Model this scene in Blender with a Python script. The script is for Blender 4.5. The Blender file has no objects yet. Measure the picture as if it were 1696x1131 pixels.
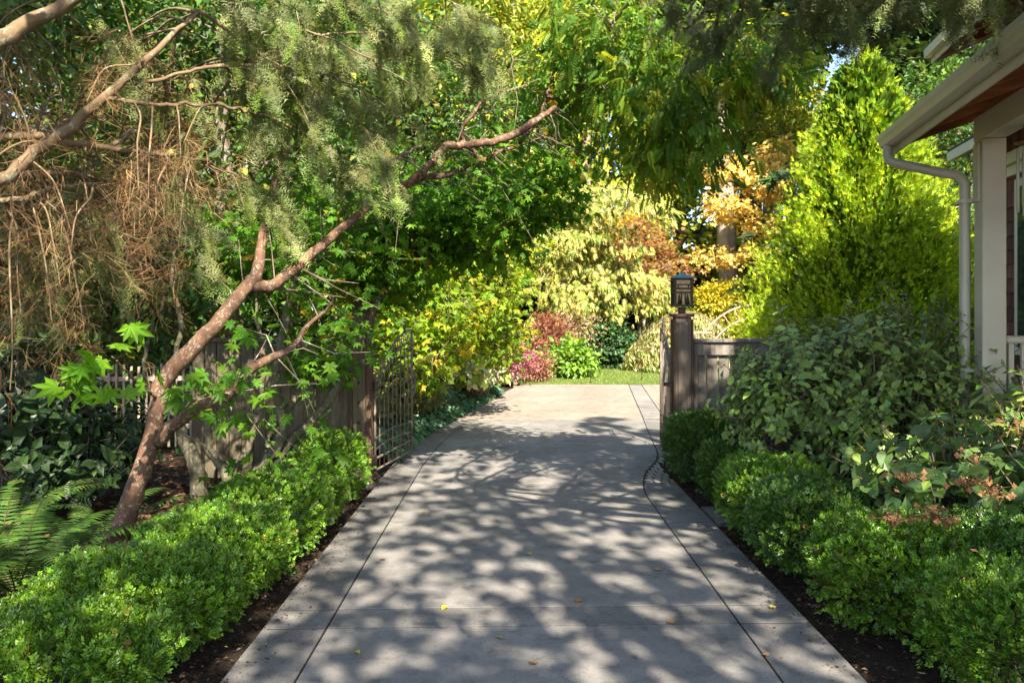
import bpy, bmesh, math, numpy as np
from mathutils import Vector
R = math.radians
SC = bpy.context.scene
COL = SC.collection
# ------------------------------------------------------------------ camera, sky, sun, exposure
F, CX, HY, CH = 1300.0, 848.0, 518.0, 1.7      # focal length in photo pixels, principal column, horizon row, eye height
cam = bpy.data.cameras.new('camera'); camo = bpy.data.objects.new('camera', cam); COL.objects.link(camo)
camo.location = (0, 0, CH); camo.rotation_euler = (R(90), 0, 0)
cam.sensor_width = 36; cam.lens = 36 * F / 1696; cam.shift_y = -(565.5 - HY) / 1696
cam.clip_start = 0.05; cam.clip_end = 2000
SC.camera = camo
EL = R(43); SUNH = np.array([0.30, -0.954])     # elevation, horizontal direction towards the sun
W = bpy.data.worlds.new('World'); SC.world = W; W.use_nodes = True
nt = W.node_tree; sky = nt.nodes.new('ShaderNodeTexSky'); sky.sky_type = 'NISHITA'; sky.sun_disc = False
sky.sun_elevation = EL; sky.sun_rotation = math.atan2(SUNH[0], SUNH[1])
bg = nt.nodes['Background']; bg.inputs['Strength'].default_value = 0.112
nt.links.new(sky.outputs[0], bg.inputs['Color'])
sl = bpy.data.lights.new('sun', 'SUN'); sl.energy = 5.0; sl.angle = R(0.45); sl.color = (1, .91, .76)
so = bpy.data.objects.new('sun', sl); COL.objects.link(so); so.location = (10, -20, 30)
so.rotation_euler = Vector((-SUNH[0] * math.cos(EL), -SUNH[1] * math.cos(EL), -math.sin(EL))).to_track_quat('-Z', 'Y').to_euler()
SC.view_settings.view_transform = 'Standard'; SC.view_settings.look = 'None'
SC.view_settings.exposure = 1.95; SC.view_settings.gamma = 1
cy = SC.cycles
cy.max_bounces = 7; cy.diffuse_bounces = 4; cy.glossy_bounces = 2; cy.transmission_bounces = 4
cy.use_denoising = True; cy.caustics_reflective = False; cy.caustics_refractive = False

def pt(px, py, d):                               # photo pixel at a known distance
    return np.array([(px - CX) * d / F, d, CH + (HY - py) * d / F])
def grd(px, py):                                 # photo pixel on the ground
    d = F * CH / (py - HY); return np.array([(px - CX) * d / F, d, 0.0])

# ------------------------------------------------------------------ materials
MATS = {}
def nmat(name):
    m = bpy.data.materials.new(name); m.use_nodes = True; MATS[name] = m
    return m, m.node_tree, m.node_tree.nodes['Principled BSDF']
def N(t, kind, **kw):
    n = t.nodes.new(kind)
    for k, v in kw.items():
        if k in n.inputs: n.inputs[k].default_value = v
        else: setattr(n, k, v)
    return n
def ramp(t, src, stops):
    r = t.nodes.new('ShaderNodeValToRGB'); e = r.color_ramp.elements
    while len(e) < len(stops): e.new(.5)
    for q, (p, c) in zip(e, stops): q.position = p; q.color = (*c, 1)
    t.links.new(src, r.inputs[0]); return r
def surf(name, stops, scale=4, rough=.8, bump=.3, bscale=40, stretch=(1, 1, 1), spec=.3, detail=6, speck=0, metal=0, dist=.01):
    m, t, b = nmat(name)
    tc = t.nodes.new('ShaderNodeTexCoord'); mp = t.nodes.new('ShaderNodeMapping'); mp.inputs['Scale'].default_value = stretch
    t.links.new(tc.outputs['Object'], mp.inputs[0])
    n = N(t, 'ShaderNodeTexNoise', Scale=scale, Detail=detail, Roughness=.62); t.links.new(mp.outputs[0], n.inputs['Vector'])
    rp = ramp(t, n.outputs['Fac'], stops); colour = rp.outputs[0]
    n2 = N(t, 'ShaderNodeTexNoise', Scale=bscale, Detail=5, Roughness=.7); t.links.new(mp.outputs[0], n2.inputs['Vector'])
    if speck:
        r2 = ramp(t, n2.outputs['Fac'], [(.3, (1 - speck,) * 3), (.7, (1 + speck,) * 3)])
        mx = N(t, 'ShaderNodeMixRGB', blend_type='MULTIPLY'); mx.inputs[0].default_value = 1
        t.links.new(colour, mx.inputs[1]); t.links.new(r2.outputs[0], mx.inputs[2]); colour = mx.outputs[0]
    t.links.new(colour, b.inputs['Base Color'])
    bp = N(t, 'ShaderNodeBump', Strength=bump, Distance=dist); t.links.new(n2.outputs['Fac'], bp.inputs['Height']); t.links.new(bp.outputs[0], b.inputs['Normal'])
    b.inputs['Roughness'].default_value = rough; b.inputs['Specular IOR Level'].default_value = spec; b.inputs['Metallic'].default_value = metal
    return m
def leafmat(name, transl=.35, rough=.5, spec=.35, boost=1.4):
    m, t, b = nmat(name)
    a = t.nodes.new('ShaderNodeAttribute'); a.attribute_name = 'tint'
    t.links.new(a.outputs['Color'], b.inputs['Base Color'])
    b.inputs['Roughness'].default_value = rough; b.inputs['Specular IOR Level'].default_value = spec
    tr = t.nodes.new('ShaderNodeBsdfTranslucent')
    mu = N(t, 'ShaderNodeMixRGB', blend_type='MULTIPLY'); mu.inputs[0].default_value = 1; mu.inputs[2].default_value = (boost * 1.15, boost, boost * .5, 1)
    t.links.new(a.outputs['Color'], mu.inputs[1]); t.links.new(mu.outputs[0], tr.inputs['Color'])
    mx = t.nodes.new('ShaderNodeMixShader'); mx.inputs[0].default_value = transl
    t.links.new(b.outputs[0], mx.inputs[1]); t.links.new(tr.outputs[0], mx.inputs[2])
    t.links.new(mx.outputs[0], t.nodes['Material Output'].inputs['Surface'])
    return m
def concrete(name, a, b2, c, rough=.85, pit=.3):
    m, t, b = nmat(name)
    tc = t.nodes.new('ShaderNodeTexCoord')
    n1 = N(t, 'ShaderNodeTexNoise', Scale=.9, Detail=8, Roughness=.65); n2 = N(t, 'ShaderNodeTexNoise', Scale=90, Detail=4, Roughness=.7)
    n3 = N(t, 'ShaderNodeTexNoise', Scale=6, Detail=7, Roughness=.75); v = N(t, 'ShaderNodeTexVoronoi', Scale=26)
    for n in (n1, n2, n3, v): t.links.new(tc.outputs['Object'], n.inputs['Vector'])
    r1 = ramp(t, n1.outputs['Fac'], [(.3, a), (.52, b2), (.72, c)])
    r3 = ramp(t, n3.outputs['Fac'], [(.30, (.38, .38, .38)), (.47, (.95, .95, .95)), (.7, (1.2, 1.18, 1.15))])
    r2 = ramp(t, n2.outputs['Fac'], [(.3, (.72, .72, .72)), (.65, (1.12, 1.12, 1.12))])
    m1 = N(t, 'ShaderNodeMixRGB', blend_type='MULTIPLY'); m1.inputs[0].default_value = .8
    m2 = N(t, 'ShaderNodeMixRGB', blend_type='MULTIPLY'); m2.inputs[0].default_value = .8
    t.links.new(r1.outputs[0], m1.inputs[1]); t.links.new(r3.outputs[0], m1.inputs[2])
    t.links.new(m1.outputs[0], m2.inputs[1]); t.links.new(r2.outputs[0], m2.inputs[2])
    # pits left by the rock-salt finish, uneven over the slab
    th = N(t, 'ShaderNodeMath', operation='LESS_THAN'); th.inputs[1].default_value = .16
    t.links.new(v.outputs['Distance'], th.inputs[0])
    gate = N(t, 'ShaderNodeMath', operation='GREATER_THAN'); gate.inputs[1].default_value = .53; t.links.new(n3.outputs['Fac'], gate.inputs[0])
    pm = N(t, 'ShaderNodeMath', operation='MULTIPLY'); t.links.new(th.outputs[0], pm.inputs[0]); t.links.new(gate.outputs[0], pm.inputs[1])
    pk = N(t, 'ShaderNodeMath', operation='MULTIPLY'); pk.inputs[1].default_value = pit; t.links.new(pm.outputs[0], pk.inputs[0])
    m3 = N(t, 'ShaderNodeMixRGB'); m3.inputs[2].default_value = (.05, .048, .045, 1)
    t.links.new(pk.outputs[0], m3.inputs[0]); t.links.new(m2.outputs[0], m3.inputs[1]); t.links.new(m3.outputs[0], b.inputs['Base Color'])
    ad = N(t, 'ShaderNodeMath', operation='SUBTRACT'); t.links.new(n2.outputs['Fac'], ad.inputs[0]); t.links.new(pm.outputs[0], ad.inputs[1])
    bp = N(t, 'ShaderNodeBump', Strength=.35, Distance=.004); t.links.new(ad.outputs[0], bp.inputs['Height']); t.links.new(bp.outputs[0], b.inputs['Normal'])
    b.inputs['Roughness'].default_value = rough; b.inputs['Specular IOR Level'].default_value = .25
    return m
def g3(v, w=0): return (v * (1 + w), v, v * (1 - w))
M = MATS
concrete('concrete_grey', g3(.13, .055), g3(.195, .065), g3(.25, .075), pit=.3)
concrete('concrete_edge', g3(.095, .055), g3(.165, .065), g3(.24, .075), pit=.8)
concrete('concrete_tan', (.20, .168, .135), (.255, .218, .18), (.30, .262, .22), pit=.1)
surf('soil', [(.3, (.018, .011, .007)), (.55, (.045, .027, .017)), (.75, (.085, .052, .033))], 9, 1, 1, 55, speck=.4, dist=.03)
surf('lawn_ground', [(.3, (.05, .09, .012)), (.7, (.11, .15, .025))], 2, 1, .5, 60)
def barkmat(name, base, dark, pale, amount=.5, scale=14, bump=.5, stretch=(1, 1, .35)):
    m, t, b = nmat(name)
    tc = t.nodes.new('ShaderNodeTexCoord'); mp = t.nodes.new('ShaderNodeMapping'); mp.inputs['Scale'].default_value = stretch
    t.links.new(tc.outputs['Object'], mp.inputs[0])
    n1 = N(t, 'ShaderNodeTexNoise', Scale=scale * .5, Detail=6, Roughness=.6); n2 = N(t, 'ShaderNodeTexNoise', Scale=scale * 3.2, Detail=6, Roughness=.7)
    n3 = N(t, 'ShaderNodeTexNoise', Scale=scale, Detail=3, Roughness=.55)
    for n in (n1, n2): t.links.new(mp.outputs[0], n.inputs['Vector'])
    t.links.new(tc.outputs['Object'], n3.inputs['Vector'])
    r1 = ramp(t, n1.outputs['Fac'], [(.35, dark), (.62, base)])
    r3 = ramp(t, n3.outputs['Fac'], [(.62 - .2 * amount, (0, 0, 0)), (.66 - .2 * amount, (1, 1, 1))])
    mu = N(t, 'ShaderNodeMath', operation='MULTIPLY'); t.links.new(r3.outputs[0], mu.inputs[0])
    r2 = ramp(t, n2.outputs['Fac'], [(.45, (0, 0, 0)), (.6, (1, 1, 1))]); t.links.new(r2.outputs[0], mu.inputs[1])
    mx = N(t, 'ShaderNodeMixRGB'); mx.inputs[2].default_value = (*pale, 1); t.links.new(mu.outputs[0], mx.inputs[0]); t.links.new(r1.outputs[0], mx.inputs[1])
    t.links.new(mx.outputs[0], b.inputs['Base Color']); b.inputs['Roughness'].default_value = .8; b.inputs['Specular IOR Level'].default_value = .25
    bp = N(t, 'ShaderNodeBump', Strength=bump, Distance=.012); t.links.new(n2.outputs['Fac'], bp.inputs['Height']); t.links.new(bp.outputs[0], b.inputs['Normal'])
    return m
barkmat('bark_red', (.15, .080, .046), (.085, .046, .029), (.27, .24, .185), .45, 30, .35, (1, 1, .5))
barkmat('bark_mossy', (.115, .095, .06), (.06, .055, .03), (.18, .185, .13), .6, 18)
barkmat('bark_grey', (.22, .17, .12), (.11, .085, .06), (.36, .34, .30), .5, 12)
barkmat('bark_limb', (.21, .145, .08), (.12, .08, .045), (.28, .26, .18), .35, 14)
barkmat('bark_fir', (.42, .33, .25), (.18, .135, .10), (.50, .44, .37), .6, 5, 1, (1, 1, .2))  # fir bark lightened so the trunk looks sunlit
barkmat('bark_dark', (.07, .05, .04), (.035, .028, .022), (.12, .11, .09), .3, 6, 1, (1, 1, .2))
surf('fence_wood', [(.3, (.085, .068, .043)), (.55, (.145, .118, .078)), (.75, (.21, .175, .12))], 3, .85, .4, 30, (8, 8, .6), speck=.25)
surf('post_wood', [(.3, (.10, .075, .058)), (.55, (.165, .13, .105)), (.75, (.26, .22, .185))], 3, .85, .5, 30, (9, 9, .5), speck=.3)
surf('post_trim', [(.3, (.075, .042, .027)), (.7, (.14, .082, .055))], 3, .8, .4, 30, (9, 9, .5), speck=.25)
surf('grey_wood', [(.3, (.12, .10, .085)), (.55, (.20, .175, .15)), (.75, (.30, .27, .24))], 3, .9, .5, 30, (9, 9, .5), speck=.3)
surf('lath_wood', [(.3, (.30, .24, .18)), (.7, (.46, .39, .31))], 4, .9, .3, 30, (8, 8, .6))
surf('iron', [(.3, (.11, .082, .066)), (.7, (.19, .15, .12))], 12, .5, .2, 60, metal=.1, spec=.5)
surf('bronze', [(.3, (.035, .026, .018)), (.7, (.075, .055, .038))], 14, .55, .2, 60, metal=.4, spec=.5)
surf('verdigris', [(.3, (.06, .13, .13)), (.7, (.13, .24, .24))], 16, .6, .3, 60, metal=.2)
surf('amber_glass', [(.3, (.30, .19, .07)), (.7, (.48, .33, .15))], 20, .2, .1, 60, spec=.5)
surf('trim_paint', [(.3, (.56, .505, .40)), (.7, (.65, .59, .48))], 2.5, .5, .08, 70, spec=.4)
surf('gutter_paint', [(.3, (.48, .44, .36)), (.7, (.56, .52, .43))], 2, .35, .03, 40, spec=.5)
surf('soffit_wood', [(.3, (.25, .085, .028)), (.55, (.36, .14, .05)), (.75, (.44, .19, .075))], 2.5, .6, .2, 30, (.8, 9, 9), speck=.2)
surf('shingle_red', [(.3, (.095, .036, .028)), (.55, (.15, .06, .044)), (.75, (.21, .09, .065))], 3, .85, .5, 35, (7, 7, .6), speck=.3)
surf('shingle_brown', [(.3, (.13, .052, .036)), (.55, (.20, .085, .058)), (.75, (.27, .125, .085))], 3, .85, .5, 35, (7, 7, .6), speck=.3)
surf('shingle_dark', [(.3, (.07, .028, .022)), (.55, (.115, .048, .036)), (.75, (.16, .07, .052))], 3, .85, .5, 35, (7, 7, .6), speck=.3)
surf('roof_dark', [(.3, (.045, .04, .037)), (.7, (.09, .082, .075))], 20, .9, .6, 90)
surf('pane_glass', [(.3, (.02, .024, .028)), (.7, (.035, .04, .045))], 2, .06, 0, 10, spec=.8)
surf('pink_timber', [(.3, (.34, .22, .165)), (.7, (.44, .31, .24))], 6, .7, .2, 40, (3, 3, 3))
surf('paver', [(.3, (.20, .185, .17)), (.7, (.32, .30, .28))], 7, .9, .5, 60, speck=.25)
surf('copper', [(.3, (.22, .10, .05)), (.7, (.34, .17, .09))], 10, .4, .1, 50, metal=.7)
leafmat('leaf'); leafmat('leaf_glossy', .2, .42, .4, 1.3); leafmat('needle', .22, .55, .3, 1.3)
leafmat('leaf_maple', .5, .5, .3, 1.7); leafmat('leaf_dry', .2, .8, .15, 1.1); leafmat('leaf_waxy', .22, .38, .55, 1.3)

# ------------------------------------------------------------------ geometry helpers
class Geo:
    def __init__(s): s.v = []; s.t = []; s.c = []; s.n = 0
    def add(s, v, t, c=None):
        v = np.asarray(v, float).reshape(-1, 3); t = np.asarray(t, int).reshape(-1, 3)
        s.v.append(v); s.t.append(t + s.n); s.n += len(v)
        s.c.append(np.tile((.5, .5, .5), (len(v), 1)) if c is None else np.broadcast_to(np.asarray(c, float), (len(v), 3)))
    def mesh(s, name, mat, off=(0, 0, 0), smooth=False):
        V = np.concatenate(s.v) - np.asarray(off, float); T = np.concatenate(s.t).astype(np.int32); C = np.concatenate(s.c)
        me = bpy.data.meshes.new(name)
        me.vertices.add(len(V)); me.vertices.foreach_set('co', V.astype(np.float32).ravel())
        me.loops.add(T.size); me.loops.foreach_set('vertex_index', T.ravel())
        me.polygons.add(len(T)); me.polygons.foreach_set('loop_start', np.arange(0, T.size, 3, dtype=np.int32))
        me.polygons.foreach_set('use_smooth', np.full(len(T), smooth))
        a = me.attributes.new('tint', 'FLOAT_COLOR', 'POINT')
        a.data.foreach_set('color', np.concatenate([C, np.ones((len(C), 1))], 1).astype(np.float32).ravel())
        me.materials.append(M[mat]); me.update(calc_edges=True); me.validate()
        return me
    def obj(s, name, mat, parent=None, smooth=False, kind=None):
        off = np.array(parent.matrix_world.translation if parent and parent.get('_w') is None else (0, 0, 0)) if parent else np.zeros(3)
        if parent: off = np.array(BASE.get(parent.name, (0, 0, 0)))
        o = bpy.data.objects.new(name, s.mesh(name, mat, off, smooth)); COL.objects.link(o)
        o.parent = parent; BASE[o.name] = off
        if kind: o['kind'] = kind
        return o
BASE = {}
def tag(o, label=None, cat=None, group=None, kind=None):
    for k, v in (('label', label), ('category', cat), ('group', group), ('kind', kind)):
        if v: o[k] = v
    return o
def thing(name, label, cat, loc=(0, 0, 0), rz=0, group=None):
    o = bpy.data.objects.new(name, None); COL.objects.link(o); o.location = loc; o.rotation_euler = (0, 0, rz); o.empty_display_size = .1
    BASE[o.name] = np.array(loc, float)
    return tag(o, label, cat, group)
def copy_tree(o, loc, rz, s, label=None, group=None, name=None):
    c = o.copy(); COL.objects.link(c); c.location = loc; c.rotation_euler = (0, 0, rz); c.scale = s if hasattr(s, '__len__') else (s, s, s)
    if label: c['label'] = label
    if group: c['group'] = group
    for ch in o.children:
        k = ch.copy(); COL.objects.link(k); k.parent = c
        for g in ch.children:
            q = g.copy(); COL.objects.link(q); q.parent = k
    return c
def put(name, me, parent, loc=(0, 0, 0), rot=(0, 0, 0), s=1):
    o = bpy.data.objects.new(name, me); COL.objects.link(o); o.parent = parent
    o.location = loc; o.rotation_euler = rot; o.scale = s if hasattr(s, '__len__') else (s, s, s); BASE[o.name] = BASE.get(parent.name, np.zeros(3)) if parent else np.zeros(3)
    return o
def unit(v): return v / np.maximum(np.linalg.norm(v, axis=-1, keepdims=True), 1e-9)
def tube(geo, P, r, sides=8, cap=True, col=None):
    P = np.asarray(P, float); k = len(P); r = np.broadcast_to(np.asarray(r, float), (k,))
    T = unit(np.gradient(P, axis=0)); ref = np.array([.31, .17, .93]) if abs(T[0] @ np.array([.31, .17, .93])) < .9 else np.array([1., 0, 0])
    U = unit(np.cross(T, ref)); Vv = np.cross(T, U); a = np.arange(sides) * 2 * np.pi / sides
    ring = P[:, None] + r[:, None, None] * (np.cos(a)[None, :, None] * U[:, None] + np.sin(a)[None, :, None] * Vv[:, None])
    v = ring.reshape(-1, 3); i = np.arange(k - 1)[:, None] * sides; j = np.arange(sides)[None]; j2 = (j + 1) % sides
    A, B, C, D = i + j, i + j2, i + sides + j2, i + sides + j
    t = np.concatenate([np.stack([A, B, C], -1).reshape(-1, 3), np.stack([A, C, D], -1).reshape(-1, 3)])
    if cap:
        v = np.concatenate([v, P[:1], P[-1:]]); n = k * sides; q = np.arange(sides); q2 = (q + 1) % sides
        t = np.concatenate([t, np.stack([np.full(sides, n), q2, q], -1), np.stack([np.full(sides, n + 1), (k - 1) * sides + q, (k - 1) * sides + q2], -1)])
    geo.add(v, t, col)
def smooth_path(P, n=24):
    P = np.asarray(P, float); Q = np.concatenate([2 * P[:1] - P[1:2], P, 2 * P[-1:] - P[-2:-1]]); out = []
    seg = len(P) - 1; m = max(2, n // seg)
    for i in range(seg):
        p0, p1, p2, p3 = Q[i:i + 4]
        for t in np.linspace(0, 1, m, endpoint=False):
            out.append(.5 * (2 * p1 + (p2 - p0) * t + (2 * p0 - 5 * p1 + 4 * p2 - p3) * t * t + (3 * p1 - p0 - 3 * p2 + p3) * t ** 3))
    out.append(P[-1]); return np.array(out)
def interp_r(rs, n): return np.interp(np.linspace(0, 1, n), np.linspace(0, 1, len(rs)), rs)
def limb(geo, P, rs, rng, wig=.01, sides=8, n=24):
    S = smooth_path(P, n); S[1:-1] += rng.normal(0, wig, (len(S) - 2, 3))
    rr = interp_r(rs, len(S)) * (1 + rng.normal(0, .05, len(S))); tube(geo, S, rr, sides); return S
def scatter(geo, tm, P, D, Nn, S, C):
    tv, tt = tm; n = len(P)
    if n == 0: return
    D = unit(D); Wd = unit(np.cross(Nn, D)); Nn = np.cross(D, Wd); S = np.broadcast_to(np.asarray(S, float), (n,))
    v = P[:, None] + S[:, None, None] * (tv[None, :, 0:1] * D[:, None] + tv[None, :, 1:2] * Wd[:, None] + tv[None, :, 2:3] * Nn[:, None])
    k = len(tv); t = (np.arange(n)[:, None, None] * k + tt[None]).reshape(-1, 3)
    geo.add(v.reshape(-1, 3), t, np.repeat(C, k, 0))
def pick(rng, pal, n, jit=.18):
    """pal: list of (weight, rgb)"""
    w = np.array([p[0] for p in pal], float); c = np.array([p[1] for p in pal])
    k = rng.choice(len(pal), n, p=w / w.sum())
    return np.clip(c[k] * np.exp(rng.normal(0, jit, (n, 1))) * np.exp(rng.normal(0, jit * .3, (n, 3))), .002, .9)
def rdir(rng, n): return unit(rng.normal(0, 1, (n, 3)))

# ------------------------------------------------------------------ leaf templates: x along, y across, z up
def T(v, t): return np.array(v, float), np.array(t, int)
LEAF2 = T([(0, 0, 0), (.45, .3, .1), (1, 0, -.06), (.45, -.3, .1)], [(0, 2, 1), (0, 3, 2)])
def ovate(w=.34, fold=.08, droop=.12, heart=0):
    xs = [0.02, .22, .5, .78, 1.0]; ws = [.05 + heart * .25, w * (.8 + .3 * heart), w, w * .55, 0]
    v = []; t = []
    for x, ww in zip(xs, ws):
        z = -droop * x * x; v += [(x - heart * .12 * (x < .1), ww, z + fold * ww / w), (x, 0, z), (x - heart * .12 * (x < .1), -ww, z + fold * ww / w)]
    for i in range(4):
        a = i * 3; b = a + 3
        t += [(a, a + 1, b + 1), (a, b + 1, b), (a + 1, a + 2, b + 2), (a + 1, b + 2, b + 1)]
    return T(v, t)
def ovate_l(w=.34):
    return T([(0, 0, 0), (.4, w, .07), (.45, 0, -.03), (.4, -w, .07), (1, 0, -.12)], [(0, 2, 1), (0, 3, 2), (1, 2, 4), (2, 3, 4)])
OVATE_L = ovate_l(); OVATE = ovate(); CORDATE = ovate(.42, .1, .25, 1)
def maple(lobes=7, depth=.45, fine=True):
    v = [(0, 0, 0)]; t = []; ang = np.linspace(-135, 135, lobes); L = [.5, .78, .95, 1, .95, .78, .5] if lobes == 7 else [.6, .9, 1, .9, .6]
    v.append((-.12, -.1, 0))
    for i, (a, l) in enumerate(zip(ang, L)):
        a = R(a)
        for da, f in (((-9, .72), (0, 1), (9, .72)) if fine else ((0, 1),)):
            q = a + R(da); v.append((.1 + l * f * .62 * math.cos(q), l * f * .62 * math.sin(q), -.09 * f * l + (.03 if da else 0)))
        if i < lobes - 1:
            q = R((ang[i] + ang[i + 1]) / 2); v.append((.1 + .62 * depth * math.cos(q), .62 * depth * math.sin(q), .03))
    v.append((-.12, .1, 0))
    t = [(0, i, i + 1) for i in range(1, len(v) - 1)]
    return T(v, t)
MAPLE = maple(); MAPLE_L = maple(7, .5, False); MAPLE5 = maple(5, .52, False)
def sprig(rng, n=6, L=.62):
    v, t = [], []; g = Geo()
    for i in range(n):
        x = .15 + .85 * i / n; s = 1 if i % 2 else -1; a = R(rng.uniform(30, 75)) * s; el = rng.uniform(-.2, .6)
        D = np.array([[math.cos(a), math.sin(a), el]]); Nn = np.array([[-.4 + rng.normal(0, .25), rng.normal(0, .3), 1]])
        scatter(g, LEAF2, np.array([[x, 0, .05 * math.sin(x * 3)]]), D, Nn, L * rng.uniform(.8, 1.15) * .85, np.zeros((1, 3)))
    D = np.array([[1, 0, .2]]); scatter(g, LEAF2, np.array([[.95, 0, 0]]), D, np.array([[0, 0, 1.]]), L * .7, np.zeros((1, 3)))
    return np.concatenate(g.v), np.concatenate(g.t)
_r = np.random.default_rng(3)
SPRIGS = [sprig(_r) for _ in range(3)]
def needle_spray(step=.05, nl=.085, side=True, nw=.014, seed=0):
    v, t = [], []; rg = np.random.default_rng(seed)
    def ax(o, d, L, nlen):
        n = int(L / step); w = np.array([-d[1], d[0]])
        b = len(v); v.extend([(*(o - w * .006), -.28 * (o[0]) ** 2), (*(o + w * .006), -.28 * o[0] ** 2), (*(o + d * L), -.28 * (o[0] + d[0] * L) ** 2)]); t.append((b, b + 1, b + 2))
        for i in range(n):
            p = o + d * (i + .5) * step
            for s in (-1, 1):
                q = d * .5 + w * s * .87; e = p + q * nlen * (1 - .45 * i / n)
                q = q + rg.normal(0, .16, 2); e = p + q * nlen * rg.uniform(.75, 1.2); z = -.28 * p[0] ** 2 + rg.normal(0, .006); h = np.array([-q[1], q[0]]) * nw
                b = len(v); v.extend([(*(p - h), z), (*(p + h), z), (*e, z - .012 + rg.normal(0, .02))]); t.append((b, b + 1, b + 2))
    ax(np.array([0., 0]), np.array([1., 0]), 1.0, nl)
    if side:
        for i, x in enumerate((.12, .27, .42, .57, .72)):
            for s in (-1, 1):
                a = R(rg.uniform(36, 60)) * s; ax(np.array([x + rg.uniform(-.05, .05), 0.]), np.array([math.cos(a), math.sin(a)]), rg.uniform(.3, .6) * (1 - .75 * x), nl * .9)
    return T(v, t)
SPRAY = [needle_spray(.08, .115, True, .0135, k) for k in (1, 2, 3)]
def fan(n=5, ang=34, w=.05, L=.5, droop=.0):
    g = Geo(); z = np.zeros((1, 3))
    lf = T([(0, 0, 0), (.4, w / L, .02), (1, 0, 0), (.4, -w / L, .02)], [(0, 2, 1), (0, 3, 2)])
    scatter(g, lf, z, np.array([[1., 0, 0]]), np.array([[0., 0, 1]]), 1.0, z)
    for i in range(n):
        x = .08 + .75 * i / n
        for s in (-1, 1):
            a = R(ang) * s; scatter(g, lf, np.array([[x, 0, -droop * x * x]]), np.array([[math.cos(a), math.sin(a), .12 * (-1) ** i - droop * x]]), np.array([[0, .3 * s, 1]]), L * (1 - .55 * x), z)
    return np.concatenate(g.v), np.concatenate(g.t)
FAN = fan(); PLUME = fan(2, 38, .05, .6, .0); FAN_DROOP = fan(5, 40, .06, .5, .5); FAN_BIG = fan(4, 45, .11, .5, .25)
def pinnate(n=6):
    g = Geo(); z = np.zeros((1, 3))
    for i in range(n):
        x = .2 + .72 * i / n
        for s in (-1, 1):
            a = R(62) * s; scatter(g, LEAF2, np.array([[x, 0, -.25 * x * x]]), np.array([[math.cos(a), math.sin(a), -.35]]), np.array([[.1, 0, 1]]), .27, z)
    scatter(g, LEAF2, np.array([[.93, 0, -.22]]), np.array([[1, 0, -.5]]), np.array([[0, 0, 1.]]), .27, z)
    g.add([(0, -.006, 0), (0, .006, 0), (.95, 0, -.22)], [(0, 1, 2)])
    return np.concatenate(g.v), np.concatenate(g.t)
PINNATE = pinnate()
def twig_template(rng, n=7, L=1.0, w=.007):
    v, t = [], []
    def rib(P, w0):
        for i in range(len(P) - 1):
            a, b2 = P[i], P[i + 1]; d = unit(b2 - a); s = np.cross(d, rng.normal(0, 1, 3)); s = unit(s) * w0; k = len(v)
            v.extend([a - s, a + s, b2 + s * .7, b2 - s * .7]); t.extend([(k, k + 1, k + 2), (k, k + 2, k + 3)])
    main = np.array([(x, .10 * math.sin(3 * x + rng.uniform(0, 3)), -.22 * x * x + .05 * rng.normal()) for x in np.linspace(0, L, 7)])
    rib(main, w)
    for i in range(n):
        k = rng.integers(1, 6); p = main[k]; d = unit(np.array([.75, rng.choice([-1, 1]) * rng.uniform(.4, 1), rng.uniform(-.9, .2)])); l = rng.uniform(.25, .55)
        q = [p, p + d * l * .5 + rng.normal(0, .03, 3), p + d * l + np.array([0, 0, -.08]) + rng.normal(0, .05, 3)]; rib(np.array(q), w * .7)
        for _ in range(3):
            d2 = unit(d + rng.normal(0, .55, 3)); o = q[1] + (q[2] - q[1]) * rng.uniform(0, .8); rib(np.array([o, o + d2 * rng.uniform(.1, .26)]), w * .5)
    return T(v, t)
TWIGS = [twig_template(np.random.default_rng(s), 9, 1.0, .0042) for s in (1, 2, 3, 4)]

def tri_fan_noise(rng, dirs, amp, freq=3, seed=0):
    k = np.random.default_rng(seed).normal(0, freq, (5, 3)); ph = np.random.default_rng(seed + 9).uniform(0, 6, 5)
    return 1 + amp * np.mean(np.sin(dirs @ k.T + ph), 1) * 1.6

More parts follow.
